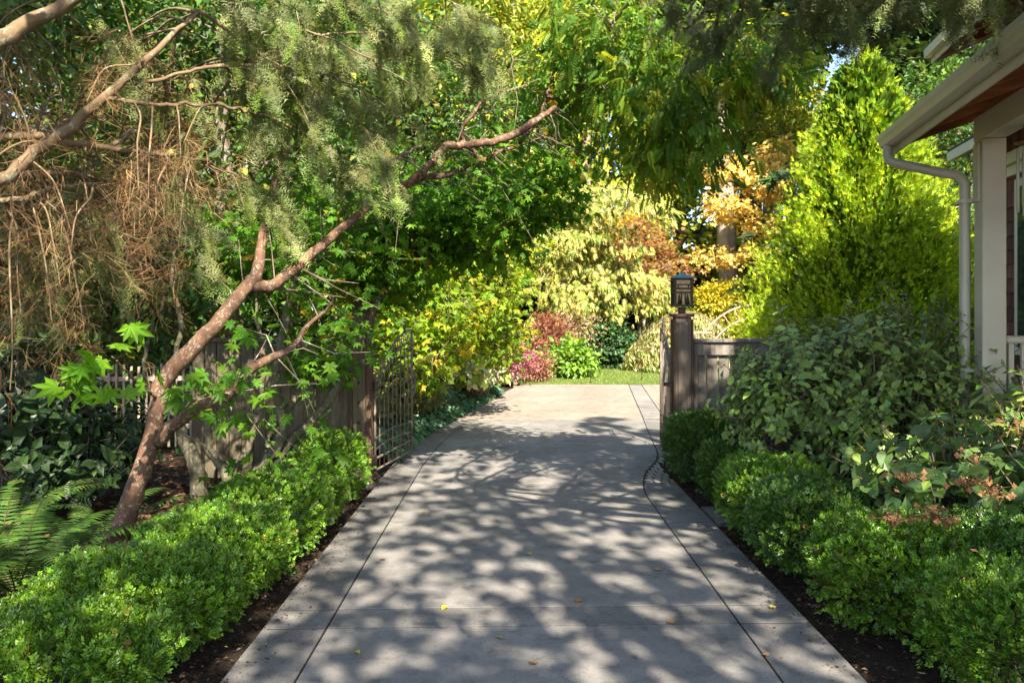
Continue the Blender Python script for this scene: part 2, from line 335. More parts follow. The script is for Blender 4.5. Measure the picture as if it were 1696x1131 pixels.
# ------------------------------------------------------------------ tree builder
def crown(geo, rng, blobs, clumps, per, tm, size, pal, spread=.25, flat=.6, droop=.2, outer=.55, updir=.7, jit=.18, cl_jit=.22, hang=False):
    bl = np.array(blobs, float); w = (bl[:, 3] * bl[:, 4] + bl[:, 4] * bl[:, 5] + bl[:, 3] * bl[:, 5]); k = rng.choice(len(bl), clumps, p=w / w.sum())
    d = rdir(rng, clumps); f = outer + (1 - outer) * rng.uniform(0, 1, clumps) ** .6
    f = f * tri_fan_noise(rng, d, .18, 3, int(rng.integers(1e6)))
    cc = bl[k, :3] + d * f[:, None] * bl[k, 3:6]
    cj = np.exp(rng.normal(0, cl_jit, (clumps, 1)))
    ccol = pick(rng, pal, clumps, .0)
    tms = tm if isinstance(tm, list) else [tm]
    n = clumps * per; ci = np.repeat(np.arange(clumps), per)
    off = rng.normal(0, 1, (n, 3)) * spread * np.array([1, 1, flat])
    P = cc[ci] + off; out = unit(d[ci] + .8 * unit(off))
    D = out + rng.normal(0, .45, (n, 3)); D[:, 2] -= droop * 1.6
    if hang: D = rng.normal(0, .28, (n, 3)) + np.array([0, 0, -1.]) + out * .25
    Nn = out * (1 - updir) + np.array([0, 0, updir]) + rng.normal(0, .4, (n, 3))
    if hang: Nn = out + rng.normal(0, .4, (n, 3))
    C = np.clip((.6 * ccol[ci] + .4 * pick(rng, pal, n, 0)) * cj[ci] * np.exp(rng.normal(0, jit, (n, 1))), .002, .9)
    S = size * np.exp(rng.normal(0, .2, n))
    q = rng.integers(0, len(tms), n)
    for i, tmm in enumerate(tms):
        m = q == i; scatter(geo, tmm, P[m], D[m], Nn[m], S[m], C[m])
    return cc
def tree(name, label, cat, trunk, rs, blobs, clumps, per, tm, size, pal, bark='bark_grey', leaf='leaf', seed=0, group=None, twig_frac=.35, sep=True, limb_r=.35, **kw):
    rng = np.random.default_rng(seed); trunk = [np.array(p, float) for p in trunk]
    root = thing(name, label, cat, trunk[0], 0, group)
    g = Geo(); S = limb(g, trunk, rs, rng, .015, 10)
    lg = g; samples = [S[len(S) // 2:]]
    limbs = []
    for b in blobs:
        c = np.array(b[:3]); dd = np.linalg.norm(S[len(S) // 3:] - c, axis=1); i = len(S) // 3 + int(np.argmin(dd + .6 * np.maximum(0, S[len(S) // 3:, 2] - c[2] + .3)))
        s = S[i]; r0 = max(.012, interp_r(rs, len(S))[i] * limb_r * 1.4); mid = s * .5 + c * .5 + np.array([0, 0, .12 * np.linalg.norm(c - s)]) + rng.normal(0, .05, 3) * np.linalg.norm(c - s)
        q = Geo() if sep else g
        L = limb(q, [s, mid, c, c + (c - mid) * .6], [r0, r0 * .7, r0 * .45, r0 * .2], rng, .02, 6, 15); samples.append(L)
        if sep: limbs.append(q)
    g.obj('trunk', bark, root, True)
    for q in limbs: q.obj('branch', bark, root, True)
    cg = Geo(); cc = crown(cg, rng, blobs, clumps, per, tm, size, pal, **kw)
    cg.obj('crown', leaf, root, False, 'stuff')
    A = np.concatenate(samples); tg = Geo(); m = max(1, int(clumps * twig_frac))
    for c in cc[rng.permutation(clumps)[:m]]:
        i = np.argmin(((A - c) ** 2).sum(1) + .4 * np.maximum(0, A[:, 2] - c[2])); s = A[i]; l = np.linalg.norm(c - s)
        if l < .03: continue
        mid = (s + c) / 2 + rng.normal(0, .08, 3) * l + np.array([0, 0, .08 * l])
        tube(tg, np.array([s, mid, c]), [.006 + .012 * l, .005 + .007 * l, .003], 4, False)
    if tg.n: tg.obj('twigs', bark, root, True, 'stuff')
    return root

# ================================================================== GROUND, DRIVEWAY, LAWN
g = Geo(); XS = np.linspace(-300, 300, 3)
g.add([(-400, -300, -.05), (400, -300, -.05), (400, 600, -.05), (-400, 600, -.05)], [(0, 1, 2), (0, 2, 3)])
ground = g.obj('ground', 'soil'); tag(ground, kind='structure')
def lerpf(pts):
    a = np.array(pts, float)
    def f(y): return float(np.interp(y, a[:, 0], a[:, 1]))
    return f
def smoothf(pts):
    a = np.array(pts, float); S = smooth_path(np.c_[a, np.zeros(len(a))], 12 * len(a)); o = np.argsort(S[:, 0])
    return lambda y: float(np.interp(y, S[o, 0], S[o, 1]))
xlo = smoothf([(-6, -1.35), (0, -1.35), (7.6, -1.35), (9.4, -1.33), (10.9, -1.22), (13, -.85), (16, -.33), (18.7, .22)])
xli = smoothf([(-6, -1.0), (0, -1.0), (7.6, -1.0), (9.4, -.97), (10.9, -.85), (13, -.46), (16, .06), (18.7, .6)])
xri = smoothf([(-6, 1.25), (0, 1.25), (6.6, 1.25), (7.5, 1.27), (8.3, 1.42), (9.0, 1.66), (9.6, 1.78), (11, 1.93), (12.85, 2.14), (16, 2.48), (18.7, 2.78)])
xro = smoothf([(-6, 1.65), (0, 1.65), (7.9, 1.65), (9.0, 1.74), (9.8, 2.14), (11, 2.28), (12.85, 2.48), (16, 2.80), (18.7, 3.08)])
drive = thing('driveway', 'pale concrete driveway scored into slabs running through the open gates', 'driveway'); drive['kind'] = 'structure'
del drive['category']
def slab(name, fl, fr, y0, y1, mat, parent, z=0., gap=.007, skew=0.):
    ys = np.linspace(y0 + gap, y1 - gap, max(2, int((y1 - y0) / .25) + 1))
    sk = lambda y, x: y + skew * x
    pts = [(fr(y) - gap, sk(y, fr(y))) for y in ys] + [(fl(y) + gap, sk(y, fl(y))) for y in ys[::-1]]
    bm = bmesh.new(); vs = [bm.verts.new((x, y, z)) for x, y in pts]; f = bm.faces.new(vs)
    if f.normal.z < 0: f.normal_flip()
    bm.normal_update()
    top = f.edges[:]
    r = bmesh.ops.extrude_face_region(bm, geom=[f])
    nv = [e for e in r['geom'] if isinstance(e, bmesh.types.BMVert)]
    for v in nv: v.co.z += .0
    bot = [v for v in bm.verts if v not in nv]
    for v in bot: v.co.z -= .11
    tf = [e for e in r['geom'] if isinstance(e, bmesh.types.BMFace)]
    te = list({e for ff in tf for e in ff.edges})
    bmesh.ops.bevel(bm, geom=te, offset=.0015, segments=1, affect='EDGES')
    bmesh.ops.recalc_face_normals(bm, faces=bm.faces)
    me = bpy.data.meshes.new(name); bm.to_mesh(me); bm.free(); me.materials.append(M[mat])
    return put(name, me, parent)
surf('joint_filler', [(.3, (.012, .011, .010)), (.7, (.03, .027, .024))], 8, .95, .3, 60)
jf = Geo(); ys_ = np.linspace(-4.4, 18.6, 60); jf.add([p for y in ys_ for p in ((xlo(y) + .03, y, -.005), (xro(y) - .03, y, -.005))], [t for i in range(59) for t in ((2 * i, 2 * i + 1, 2 * i + 3), (2 * i, 2 * i + 3, 2 * i + 2))]); jf.obj('joint_filler', 'joint_filler', drive)
YC = [-4.5, -1.2, 1.6, 4.27, 4.54, 6.35, 7.84, 10.1, 12.5]
sk = lambda y: -.03
for i in range(len(YC) - 1):
    a, b = YC[i], YC[i + 1]; band = abs(b - a) < .5
    slab('slab', xli, xri, a, b, 'concrete_edge' if band else 'concrete_grey', drive, skew=.03)
    slab('border_slab', xlo, xli, a, b, 'concrete_edge', drive, z=-.002, skew=.03)
    if not (7.8 <= a < 9.2): slab('border_slab', xri, xro, a, b, 'concrete_edge', drive, z=-.002, skew=.03)
slab('border_slab', xri, xro, 9.25, 10.1, 'concrete_edge', drive, z=-.002)
slab('slab', xli, xri, 12.5, 15.6, 'concrete_tan', drive, skew=.02); slab('slab', xli, xri, 15.6, 18.65, 'concrete_tan', drive, skew=.02)
for a, b in ((12.5, 15.6), (15.6, 18.65)):
    slab('border_slab', xlo, xli, a, b, 'concrete_tan', drive, z=-.002); slab('border_slab', xri, xro, a, b, 'concrete_grey', drive, z=-.002)
    slab('slab', xro, lambda y: 6.5, a, b, 'concrete_tan', drive)
slab('slab', xro, lambda y: 3.6, 10.1, 12.5, 'concrete_tan', drive)
rb = np.random.default_rng(5)
for r in range(9):                                # brick strip filling the curve by the gate post
    y0 = 7.88 + r * .15; x = xri(y0 + .09) + .004; end = xro(y0 + .07) - .002
    while x < end - .03:
        w = min(.083, end - x); bm = bmesh.new(); bmesh.ops.create_cube(bm, size=1)
        for v in bm.verts: v.co = Vector((v.co.x * (w - .012), v.co.y * .138, v.co.z * .08))
        bmesh.ops.bevel(bm, geom=bm.edges[:], offset=.006, segments=1, affect='EDGES')
        me = bpy.data.meshes.new('paver'); bm.to_mesh(me); bm.free(); me.materials.append(M['paver'])
        put('paver', me, drive, (x + w / 2, y0 + .075, -.0385 + rb.uniform(-.0015, .0015)), (0, 0, rb.normal(0, .01))); x += w
slab('paver_bed', xri, xro, 7.86, 9.24, 'soil', drive, z=-.0035)
slab('stepping_slab', lambda y: 1.665, lambda y: 2.15, 6.42, 6.95, 'concrete_grey', drive, z=-.012)
g = Geo(); n = 40; ys = np.linspace(18.66, 30, n); vv = []
for y in ys:
    z = .0 + .0 * (y - 18.6)
    vv += [(-9, y, z), (14, y, z)]
tt = [];
for i in range(n - 1): a = 2 * i; tt += [(a, a + 1, a + 3), (a, a + 3, a + 2)]
g.add(vv, tt); lawn = g.obj('lawn', 'lawn_ground'); tag(lawn, kind='structure')
rng = np.random.default_rng(11); n = 26000; P = np.c_[rng.uniform(-3, 6, n), 18.68 + 8 * rng.uniform(0, 1, n) ** 1.4, np.zeros(n)]
g = Geo(); bl = T([(0, -.12, 0), (0, .12, 0), (1, 0, .2)], [(0, 1, 2)])
scatter(g, bl, P, np.array([0, 0, 1.]) + rng.normal(0, .35, (n, 3)), rdir(rng, n), rng.uniform(.025, .06, n), pick(rng, [(3, (.13, .22, .03)), (2, (.20, .26, .05)), (1, (.30, .29, .10))], n))
tag(g.obj('lawn_grass', 'leaf'), 'short sunlit lawn grass beyond the paved court', kind='stuff')
# leaf litter under the trees and mulch crumbs along the hedges
def litter(name, label, n, xr, yr, pal, size, seed, z=-.045):
    rng = np.random.default_rng(seed); P = np.c_[rng.uniform(*xr, n), rng.uniform(*yr, n), z + rng.uniform(0, .03, n)]; g = Geo()
    scatter(g, LEAF2, P, np.c_[rng.normal(0, 1, (n, 2)), rng.normal(0, .15, n)], np.array([0, 0, 1.]) + rng.normal(0, .35, (n, 3)), size * rng.uniform(.6, 1.3, n), pick(rng, pal, n, .3))
    tag(g.obj(name, 'leaf_dry'), label, kind='stuff')
BR = [(3, (.12, .06, .035)), (2, (.20, .11, .06)), (1, (.07, .045, .03)), (.5, (.27, .19, .09))]
litter('leaf_litter', 'brown leaf litter on the ground under the trees', 4500, (-7, -2.2), (4.2, 11), BR, .075, 21)
litter('mulch', 'dark bark mulch strip between hedge and driveway on the trunk side', 5000, (-2.3, -1.36), (2.5, 8.2), [(4, (.05, .03, .02)), (2, (.09, .055, .035)), (.4, (.25, .2, .14)), (.12, (.4, .3, .05))], .028, 22)
litter('mulch', 'dark bark mulch strip between hedge and driveway on the porch side', 5000, (1.66, 2.8), (2.5, 8.2), [(4, (.05, .03, .02)), (2, (.09, .055, .035)), (.3, (.25, .2, .14)), (.12, (.4, .25, .05))], .028, 23)

rng = np.random.default_rng(24); n = 1500; sd = rng.integers(0, 2, n); yy = rng.uniform(3, 12, n); ex = np.array([xlo(y) if k else xro(y) for y, k in zip(yy, sd)]); off = np.abs(rng.normal(0, .12, n)) * np.where(sd, 1, -1)
g = Geo(); P = np.c_[ex + off, yy, np.full(n, .004)]; scatter(g, LEAF2, P, np.c_[rng.normal(0, 1, (n, 2)), np.zeros(n)], np.array([0, 0, 1.]) + rng.normal(0, .2, (n, 3)), rng.uniform(.006, .022, n), pick(rng, [(3, (.06, .04, .025)), (2, (.14, .09, .05)), (.6, (.35, .28, .06))], n, .3))
tag(g.obj('edge_debris', 'leaf_dry'), 'crumbs of soil and leaf bits blown onto the drive edges', kind='stuff')
# ================================================================== hard objects
def boxm(name, size, mat, bevel=.004):
    bm = bmesh.new(); bmesh.ops.create_cube(bm, size=1)
    for v in bm.verts: v.co = Vector((v.co.x * size[0], v.co.y * size[1], v.co.z * size[2]))
    if bevel: bmesh.ops.bevel(bm, geom=bm.edges[:], offset=min(bevel, min(size) * .3), segments=1, affect='EDGES')
    me = bpy.data.meshes.new(name); bm.to_mesh(me); bm.free(); me.materials.append(M[mat]); return me
def box(name, lo, hi, mat, parent, bevel=.004, rot=(0, 0, 0)):
    lo = np.array(lo, float); hi = np.array(hi, float)
    return put(name, boxm(name, hi - lo, mat, bevel), parent, tuple((lo + hi) / 2), rot)
def ltube(name, P, r, mat, parent, sides=8, smooth=True):
    g = Geo(); tube(g, P, r, sides); o = g.obj(name, mat, None, smooth); o.parent = parent; BASE[o.name] = np.zeros(3); return o

# ---- gate post and plank fence on the trunk side
fence = thing('plank_fence', 'brown vertical plank fence behind the multi-stemmed tree', 'fence', (-1.62, 8.0, 0))
rb = np.random.default_rng(8); x = -.012
for i in range(13):
    w = .125; box('plank', (x - w + .004, -.012 + rb.uniform(-.004, .004), .02), (x - .004, .012, 1.40 + rb.uniform(-.004, .004)), 'fence_wood', fence, .004); x -= w
box('top_rail', (x, -.05, 1.402), (-.01, .05, 1.44), 'fence_wood', fence); box('rail', (x, .014, 1.05), (-.01, .055, 1.14), 'fence_wood', fence); box('rail', (x, .014, .25), (-.01, .055, .34), 'fence_wood', fence)
post = thing('gate_post', 'brown boxed timber gate post carrying the open iron gate beside the planks', 'post', (-1.53, 7.95, 0))
box('core', (-.075, -.06, -.05), (.055, .06, 1.78), 'fence_wood', post); box('trim_board', (-.098, -.075, -.05), (-.077, .06, 1.76), 'post_trim', post); box('trim_board', (.057, -.075, -.05), (.115, .06, 1.76), 'post_trim', post)
box('cap', (-.12, -.1, 1.782), (.14, .09, 1.82), 'post_trim', post)
for z in (.6, .8, 1.0, 1.3, 1.55): ltube('bolt', [(-.01, -.058, z), (-.01, -.072, z)], .014, 'bronze', post)
# ---- iron gate leaf (mirror pair)
def gate(label, base, ang, mir, L=1.22):
    o = thing('iron_gate', label, 'gate', base, ang)
    z0, zl = .08, 1.06
    top = lambda x, dz=0: zl + dz + .44 * math.sin(min(1, x / L) * math.pi / 2) ** 1.0
    bar = lambda nm, P, r: ltube(nm, P, r, 'iron', o, 6)
    bar('stile', [(0, 0, z0), (0, 0, zl + .02)], .014); bar('stile', [(L, 0, z0), (L, 0, top(L))], .014)
    for z in (z0 + .01, z0 + .13): bar('rail', [(0, 0, z), (L, 0, z)], .012)
    xs = np.linspace(0, L, 14)
    for dz in (0, -.13): bar('arch_rail', [(x, 0, top(x, dz)) for x in xs], .012)
    for dz in (.22, .33): bar('wave_rail', [(x, 0, z0 + dz + .04 * math.sin(x / L * math.pi)) for x in xs], .006)
    for i in range(1, 9):
        x = L * i / 9; bar('bar', [(x, 0, z0), (x, 0, top(x, -.13))], .007)
    for i in range(9):
        x = L * (i + .5) / 9; z = top(x, -.065); a = np.linspace(0, 2 * np.pi, 11)
        bar('ring', [(x + .042 * math.cos(q), 0, z + .045 * math.sin(q)) for q in a], .005)
    bar('finial', [(L * .78, 0, top(L * .78)), (L * .78, 0, top(L * .78) + .03), (L * .78, 0, top(L * .78) + .06), (L * .78, 0, top(L * .78) + .17)], [.02, .012, .022, .002])
    bar('handle', [(L + .01, -.01, .72), (L + .06, -.02, .78), (L + .06, -.02, .95), (L + .01, -.01, 1.02)], .011)
    for z in (.2, .95): box('hinge', (-.07, -.025, z - .05), (.0, .02, z + .05), 'bronze', o)
    return o
gate('arched wrought iron gate leaf swung open beside the plank fence', (-1.40, 8.02, 0), math.atan2(1.19, .22), 1)
gate('arched wrought iron gate leaf swung open behind the lantern post', (1.79, 8.75, 0), math.atan2(1.22, .10), -1)
st = Geo(); rs = np.random.default_rng(4)
def rock(name, label, loc, r, mat='grey_wood', seed=1):
    bm = bmesh.new(); bmesh.ops.create_icosphere(bm, subdivisions=2, radius=1); q = np.random.default_rng(seed).normal(0, 1.4, (4, 3))
    for v in bm.verts:
        f = 1 + .16 * sum(math.sin(v.co.x * a[0] + v.co.y * a[1] + v.co.z * a[2]) for a in q) / 2; v.co = Vector((v.co.x * f * r[0], v.co.y * f * r[1], v.co.z * f * r[2]))
    me = bpy.data.meshes.new(name); bm.to_mesh(me); bm.free(); me.materials.append(M[mat]); o = put(name, me, None, loc); tag(o, label, 'stone'); return o
rock('stone', 'grey stone at the foot of the brown gate post', (-1.36 - .06, 7.72, .0), (.09, .08, .06), 'post_wood', 5)
# ---- lath fence far behind the ferns
lf = thing('lath_fence', 'thin pale picket fence in the shade behind the leaning red trunk', 'fence', (-5.6, 9.6, 0), R(8))
for i in range(26):
    h = 1.0 + .02 * math.sin(i); box('picket', (i * .088, -.012, .03), (i * .088 + .028, .012, h + .05), 'lath_wood', lf, .003)
for z in (.25, .85): box('rail', (-.05, .013, z), (26 * .088, .04, z + .06), 'lath_wood', lf)
# ---- lantern post and low fence on the porch side
lp = thing('lantern_post', 'square weathered timber gate post with a cap under the lantern', 'post', (1.86, 8.6, 0))
box('core', (-.085, -.085, -.05), (.085, .085, 1.655), 'post_wood', lp); box('trim_board', (-.108, -.095, -.05), (-.086, .09, 1.63), 'post_trim', lp); box('trim_board', (.086, -.095, -.05), (.108, .09, 1.63), 'post_trim', lp)
box('trim_board', (-.06, -.099, -.05), (.06, -.0855, 1.60), 'post_wood', lp)
box('cap', (-.115, -.115, 1.656), (.115, .115, 1.69), 'post_trim', lp); box('latch', (-.20, -.03, .9), (-.109, .0, .94), 'bronze', lp); box('latch_plate', (-.135, -.035, .55), (-.1085, .02, .93), 'post_trim', lp)
la = thing('post_lantern', 'square bronze craftsman lantern with amber panes and green copper roof', 'lantern', (1.86, 8.6, 1.69))
box('neck', (-.035, -.035, 0), (.035, .035, .075), 'bronze', la)
box('pane', (-.082, -.082, .088), (.082, .082, .37), 'amber_glass', la, .002)
for sx in (-1, 1):
    for sy in (-1, 1): box('corner_bar', (sx * .09 - .012, sy * .09 - .012, .076), (sx * .09 + .012, sy * .09 + .012, .385), 'bronze', la, .002)
for sx, sy in ((0, -1), (0, 1), (1, 0), (-1, 0)):
    for z0, z1 in ((.078, .1), (.222, .24), (.265, .283), (.31, .322), (.366, .384)):
        h = .077; lo = (-h, -.012, 0) if sx == 0 else (-.012, -h, 0); hi = (h, .012, 0) if sx == 0 else (.012, h, 0)
        box('grille', (lo[0] + sx * .087, lo[1] + sy * .087, z0), (hi[0] + sx * .087, hi[1] + sy * .087, z1), 'bronze', la, .002)
    for q in (-.055, -.02, .02, .055):
        cx, cy2 = (q, sy * .087) if sx == 0 else (sx * .087, q)
        zz = (.101, .221) if abs(q) < .03 else (.284, .309); box('grille', (cx - .006, cy2 - .006, zz[0]), (cx + .006, cy2 + .006, zz[1]), 'bronze', la, .001)
    if sy == -1:
        for q in (-.045, .045): ltube('pine_figure', [(q, -.092, .102), (q, -.092, .16), (q, -.092, .215)], [.022, .014, .002], 'bronze', la, 6)
bm = bmesh.new(); rings = [(.125, .386), (.118, .396), (.06, .42), (.03, .435), (.012, .45)]
vr = [[bm.verts.new((sx * r, sy * r, z)) for sx, sy in ((-1, -1), (1, -1), (1, 1), (-1, 1))] for r, z in rings]
bm.faces.new(vr[0][::-1]); bm.faces.new(vr[-1])
for a, b in zip(vr, vr[1:]):
    for i in range(4): bm.faces.new((a[i], a[(i + 1) % 4], b[(i + 1) % 4], b[i]))
me = bpy.data.meshes.new('roof_cap'); bm.to_mesh(me); bm.free(); me.materials.append(M['verdigris']); put('roof_cap', me, la)
lcap = [o for o in la.children if o.name.startswith('roof_cap')][0]; ltube('finial', [(0, 0, .45), (0, 0, .47), (.03, 0, .49), (.045, -.01, .478)], [.01, .008, .012, .006], 'copper', lcap)
pf = thing('board_fence', 'low weathered grey board fence with gaps beside the lantern post', 'fence', (1.985, 8.62, 0), R(5))
rb = np.random.default_rng(2); x = 0
box('stile', (.0, -.04, -.03), (.045, .04, 1.31), 'grey_wood', pf); x = .05
for i in range(12):
    w = [.10, .135, .13, .12, .13][i % 5]; box('board', (x + .007, -.012, .0), (x + w - .007, .012, 1.27 + rb.uniform(0, .01)), 'grey_wood', pf, .003); x += w
box('header', (.0, -.055, 1.235), (x, -.014, 1.375), 'grey_wood', pf); box('cap', (-.01, -.09, 1.377), (x + .02, .07, 1.415), 'grey_wood', pf)
box('rail', (.046, .013, .3), (x, .05, .38), 'grey_wood', pf)

# ---- house with porch
hs = thing('house', 'red shingled house with taupe painted porch post, gutter and railing', 'house', (3.96, 6.5, 0), -math.atan2(.198, .98))
TR = 'trim_paint'
PI_ = 4 / 12
box('porch_floor', (-.14, -3.3, .0), (1.88, .14, .72), TR, hs, .01)
for y in (0, -3.0):
    box('porch_post', (-.09, y - .09, .721), (.09, y + .09, 3.128), TR, hs, .006)
    box('post_side_board', (-.113, y - .055, 2.62), (-.0905, y + .055, 3.10), TR, hs, .004)
box('beam', (-.09, -3.3, 3.13), (.09, .105, 3.335), TR, hs, .006)
def roof_pt(x, z0=3.30): return z0 + (x + .60) * PI_
def slopebox(name, x0, x1, y0, y1, zt, th, mat, parent):
    # a board lying in the roof slope; zt(x) gives its underside
    g = Geo(); v = []
    for y in (y0, y1):
        for x in (x0, x1): v += [(x, y, zt(x)), (x, y, zt(x) + th)]
    q = [(0, 1, 3, 2), (4, 6, 7, 5), (0, 4, 5, 1), (2, 3, 7, 6), (0, 2, 6, 4), (1, 5, 7, 3)]
    g.add(v, [t for a, b, c, d in q for t in ((a, b, c), (a, c, d))]); o = g.obj(name, mat, None); o.parent = parent; return o
slopebox('soffit_deck', -.60, 2.6, -3.3, .5, lambda x: roof_pt(x, 3.30), .025, 'soffit_wood', hs)
slopebox('roof_cover', -.64, 2.6, -3.3, .53, lambda x: roof_pt(x, 3.30) + .026, .03, 'roof_dark', hs)
for i in range(7):
    y = .45 - i * .6; slopebox('rafter', -.595, 1.9, y - .022, y + .022, lambda x: roof_pt(x, 3.18), .118, 'soffit_wood', hs)
box('fascia', (-.625, -3.3, 3.13), (-.602, .505, 3.31), TR, hs, .003)
prof = [(-.748, 3.30), (-.748, 3.19), (-.80, 3.185), (-.835, 3.205), (-.85, 3.25), (-.866, 3.262), (-.87, 3.30), (-.862, 3.30), (-.856, 3.27), (-.84, 3.255), (-.79, 3.2), (-.756, 3.2), (-.756, 3.30)]
prof = [(x + .12, z) for x, z in prof]; g = Geo(); k = len(prof); v = [(x, -3.3, z) for x, z in prof] + [(x, .55, z) for x, z in prof]; t = []
for i in range(k): j = (i + 1) % k; t += [(i, j, k + j), (i, k + j, k + i)]
g.add(v, t); v2 = [(x, .552, z) for x, z in prof[:7]]; g.add(v2 + [(-.69, .552, 3.25)], [(i, (i + 1) % 7, 7) for i in range(7)])
o = g.obj('gutter', 'gutter_paint'); o.parent = hs
# downspout: boxed pipe with elbows
path = smooth_path([(-.685, .40, 3.19), (-.685, .40, 3.10), (-.66, .38, 3.045), (-.57, .335, 3.005), (-.30, .19, 2.90), (-.205, .135, 2.865), (-.165, .10, 2.80), (-.16, .095, 2.70)], 40)
path = np.concatenate([path, [(-.16, .095, 1.5), (-.16, .095, .02)]])
ltube('downspout', path, .042, 'gutter_paint', hs, 10)
for z in (2.62, 1.2): box('pipe_strap', (-.21, .045, z), (-.09, .15, z + .035), 'gutter_paint', hs, .003)
def sub(o, p): o.parent = p; o.location -= p.location; return o
rail = box('railing', (.091, -.06, 1.45), (1.88, .05, 1.51), TR, hs, .014)
sub(box('bottom_rail', (.091, -.03, .80), (1.88, .03, .86), TR, hs, .006), rail)
bme = boxm('baluster', (.042, .042, .588), TR, .004)
for i in range(18): sub(put('baluster', bme, hs, (.15 + i * .098, -.004, 1.155)), rail)
WX = 1.9
box('wall', (WX, -3.3, .0), (7.5, 3.6, 5.4), 'shingle_red', hs, 0); box('bay_wall', (WX + .0005, 3.601, .0), (6.0, 4.9, 4.1), 'shingle_red', hs, 0)
rb = np.random.default_rng(6); sm = [boxm('shingle', (.02, w, .235), m_, .003) for w, m_ in ((.13, 'shingle_red'), (.16, 'shingle_brown'), (.19, 'shingle_dark'))]
wall = [o for o in hs.children if o.name.startswith('wall')][0]
for r in range(20):
    y = 4.32 - rb.uniform(0, .08); z = .75 + r * .19
    if 3.42 < z + .1 < 3.9: continue
    while y < 4.86:
        k = rb.integers(0, 3); w = (.13, .16, .19)[k]
        if y + w > 4.9: break
        o = sub(put('shingle', sm[k], hs, (WX - .012 - rb.uniform(0, .004), y + w / 2, z + rb.uniform(-.006, .006)), (0, .09, 0)), wall); y += w + .006
for nm, lo, hi in (('frieze_board', (WX - .06, -3.3, 3.52), (WX - .001, 4.93, 3.66)), ('frieze_board', (WX - .12, -3.3, 3.663), (WX - .001, 4.96, 3.82)), ('corner_board', (WX - .03, 4.86, .0), (WX - .001, 4.94, 3.515))): box(nm, lo, hi, TR, hs)
for y0, y1 in ((2.9, 4.31), (-1.2, 1.0)):
    w = box('window', (WX - .05, y0, 1.15), (WX - .001, y1, 3.45), TR, hs); sub(box('pane', (WX - .055, y0 + .11, 1.26), (WX - .049, y1 - .11, 3.34), 'pane_glass', hs, 0), w)
    sub(box('mullion', (WX - .065, (y0 + y1) / 2 - .02, 1.26), (WX - .0555, (y0 + y1) / 2 + .02, 3.34), TR, hs), w)
# upper storey roof overhang
UX, UY, UZ = .86, 4.2, 5.16
up = lambda x: UZ + .02 + (x - UX) * .42
slopebox('upper_soffit', UX, 4.7, -1.2, UY, up, .03, 'soffit_wood', hs); slopebox('upper_roof', UX - .03, 4.7, -1.2, UY + .03, lambda x: up(x) + .031, .05, 'roof_dark', hs)
slopebox('upper_roof_back', 4.7, 8.3, -1.2, UY + .03, lambda x: up(4.7) - (x - 4.7) * .42 + .031, .08, 'roof_dark', hs)
box('upper_fascia', (UX - .045, -1.2, UZ - .14), (UX - .02, UY + .03, UZ + .06), TR, hs); slopebox('barge_board', UX - .018, 4.7, UY + .005, UY + .035, lambda x: up(x) - .15, .19, TR, hs)
slopebox('upper_gutter', UX - .13, UX - .05, -1.2, UY + .04, lambda x: UZ - .06, .11, 'gutter_paint', hs)
for i in range(7): slopebox('upper_rafter', UX + .05, 1.9, UY - .1 - i * .8, UY - .05 - i * .8, lambda x: up(x) - .12, .118, 'soffit_wood', hs)
g = Geo(); pr = [(WX, 5.401), (7.5, 5.401), (7.5, up(4.7) - 2.8 * .42 + .02), (4.7, up(4.7) - .002), (WX, up(WX) - .002)]; k = len(pr)
g.add([(x, -1.0, z) for x, z in pr] + [(x, 3.6, z) for x, z in pr], [(0, 2, 1), (0, 3, 2), (0, 4, 3), (5, 6, 7), (5, 7, 8), (5, 8, 9)] + [t for a in range(k) for t in ((a, (a + 1) % k, k + (a + 1) % k), (a, k + (a + 1) % k, k + a))])
g.obj('gable_wall', 'shingle_red', None).parent = hs
# small lower roof of the bay at the far corner
lo_r = lambda x: 4.02 + (x - 1.4) * .35
slopebox('bay_soffit', 1.4, 1.897, 3.6, 5.35, lo_r, .025, 'soffit_wood', hs); slopebox('bay_roof', 1.38, 1.897, 3.58, 5.38, lambda x: lo_r(x) + .026, .04, 'roof_dark', hs)
box('bay_fascia', (1.37, 3.58, 3.90), (1.397, 5.38, 4.035), TR, hs); slopebox('bay_barge', 1.4, 1.897, 5.352, 5.378, lambda x: lo_r(x) - .11, .13, TR, hs)
# wind chime under the beam
wc = thing('wind_chime', 'copper wind chime with long tubes hanging under the porch beam', 'wind chime', (3.90, 5.98, 2.45))
ltube('cord', [(0, 0, .75), (0, 0, .55)], .004, 'bronze', wc, 5); ltube('disc', [(0, 0, .535), (0, 0, .55), (0, 0, .56)], [.062, .062, .02], 'copper', wc, 14)
for i in range(6):
    a = i * math.pi / 3; x, y = .045 * math.cos(a), .045 * math.sin(a); l = .40 + .03 * i; ltube('tube', [(x, y, .50), (x, y, .50 - l)], .011, 'gutter_paint', wc, 8); ltube('cord', [(x, y, .54), (x, y, .50)], .002, 'bronze', wc, 4)
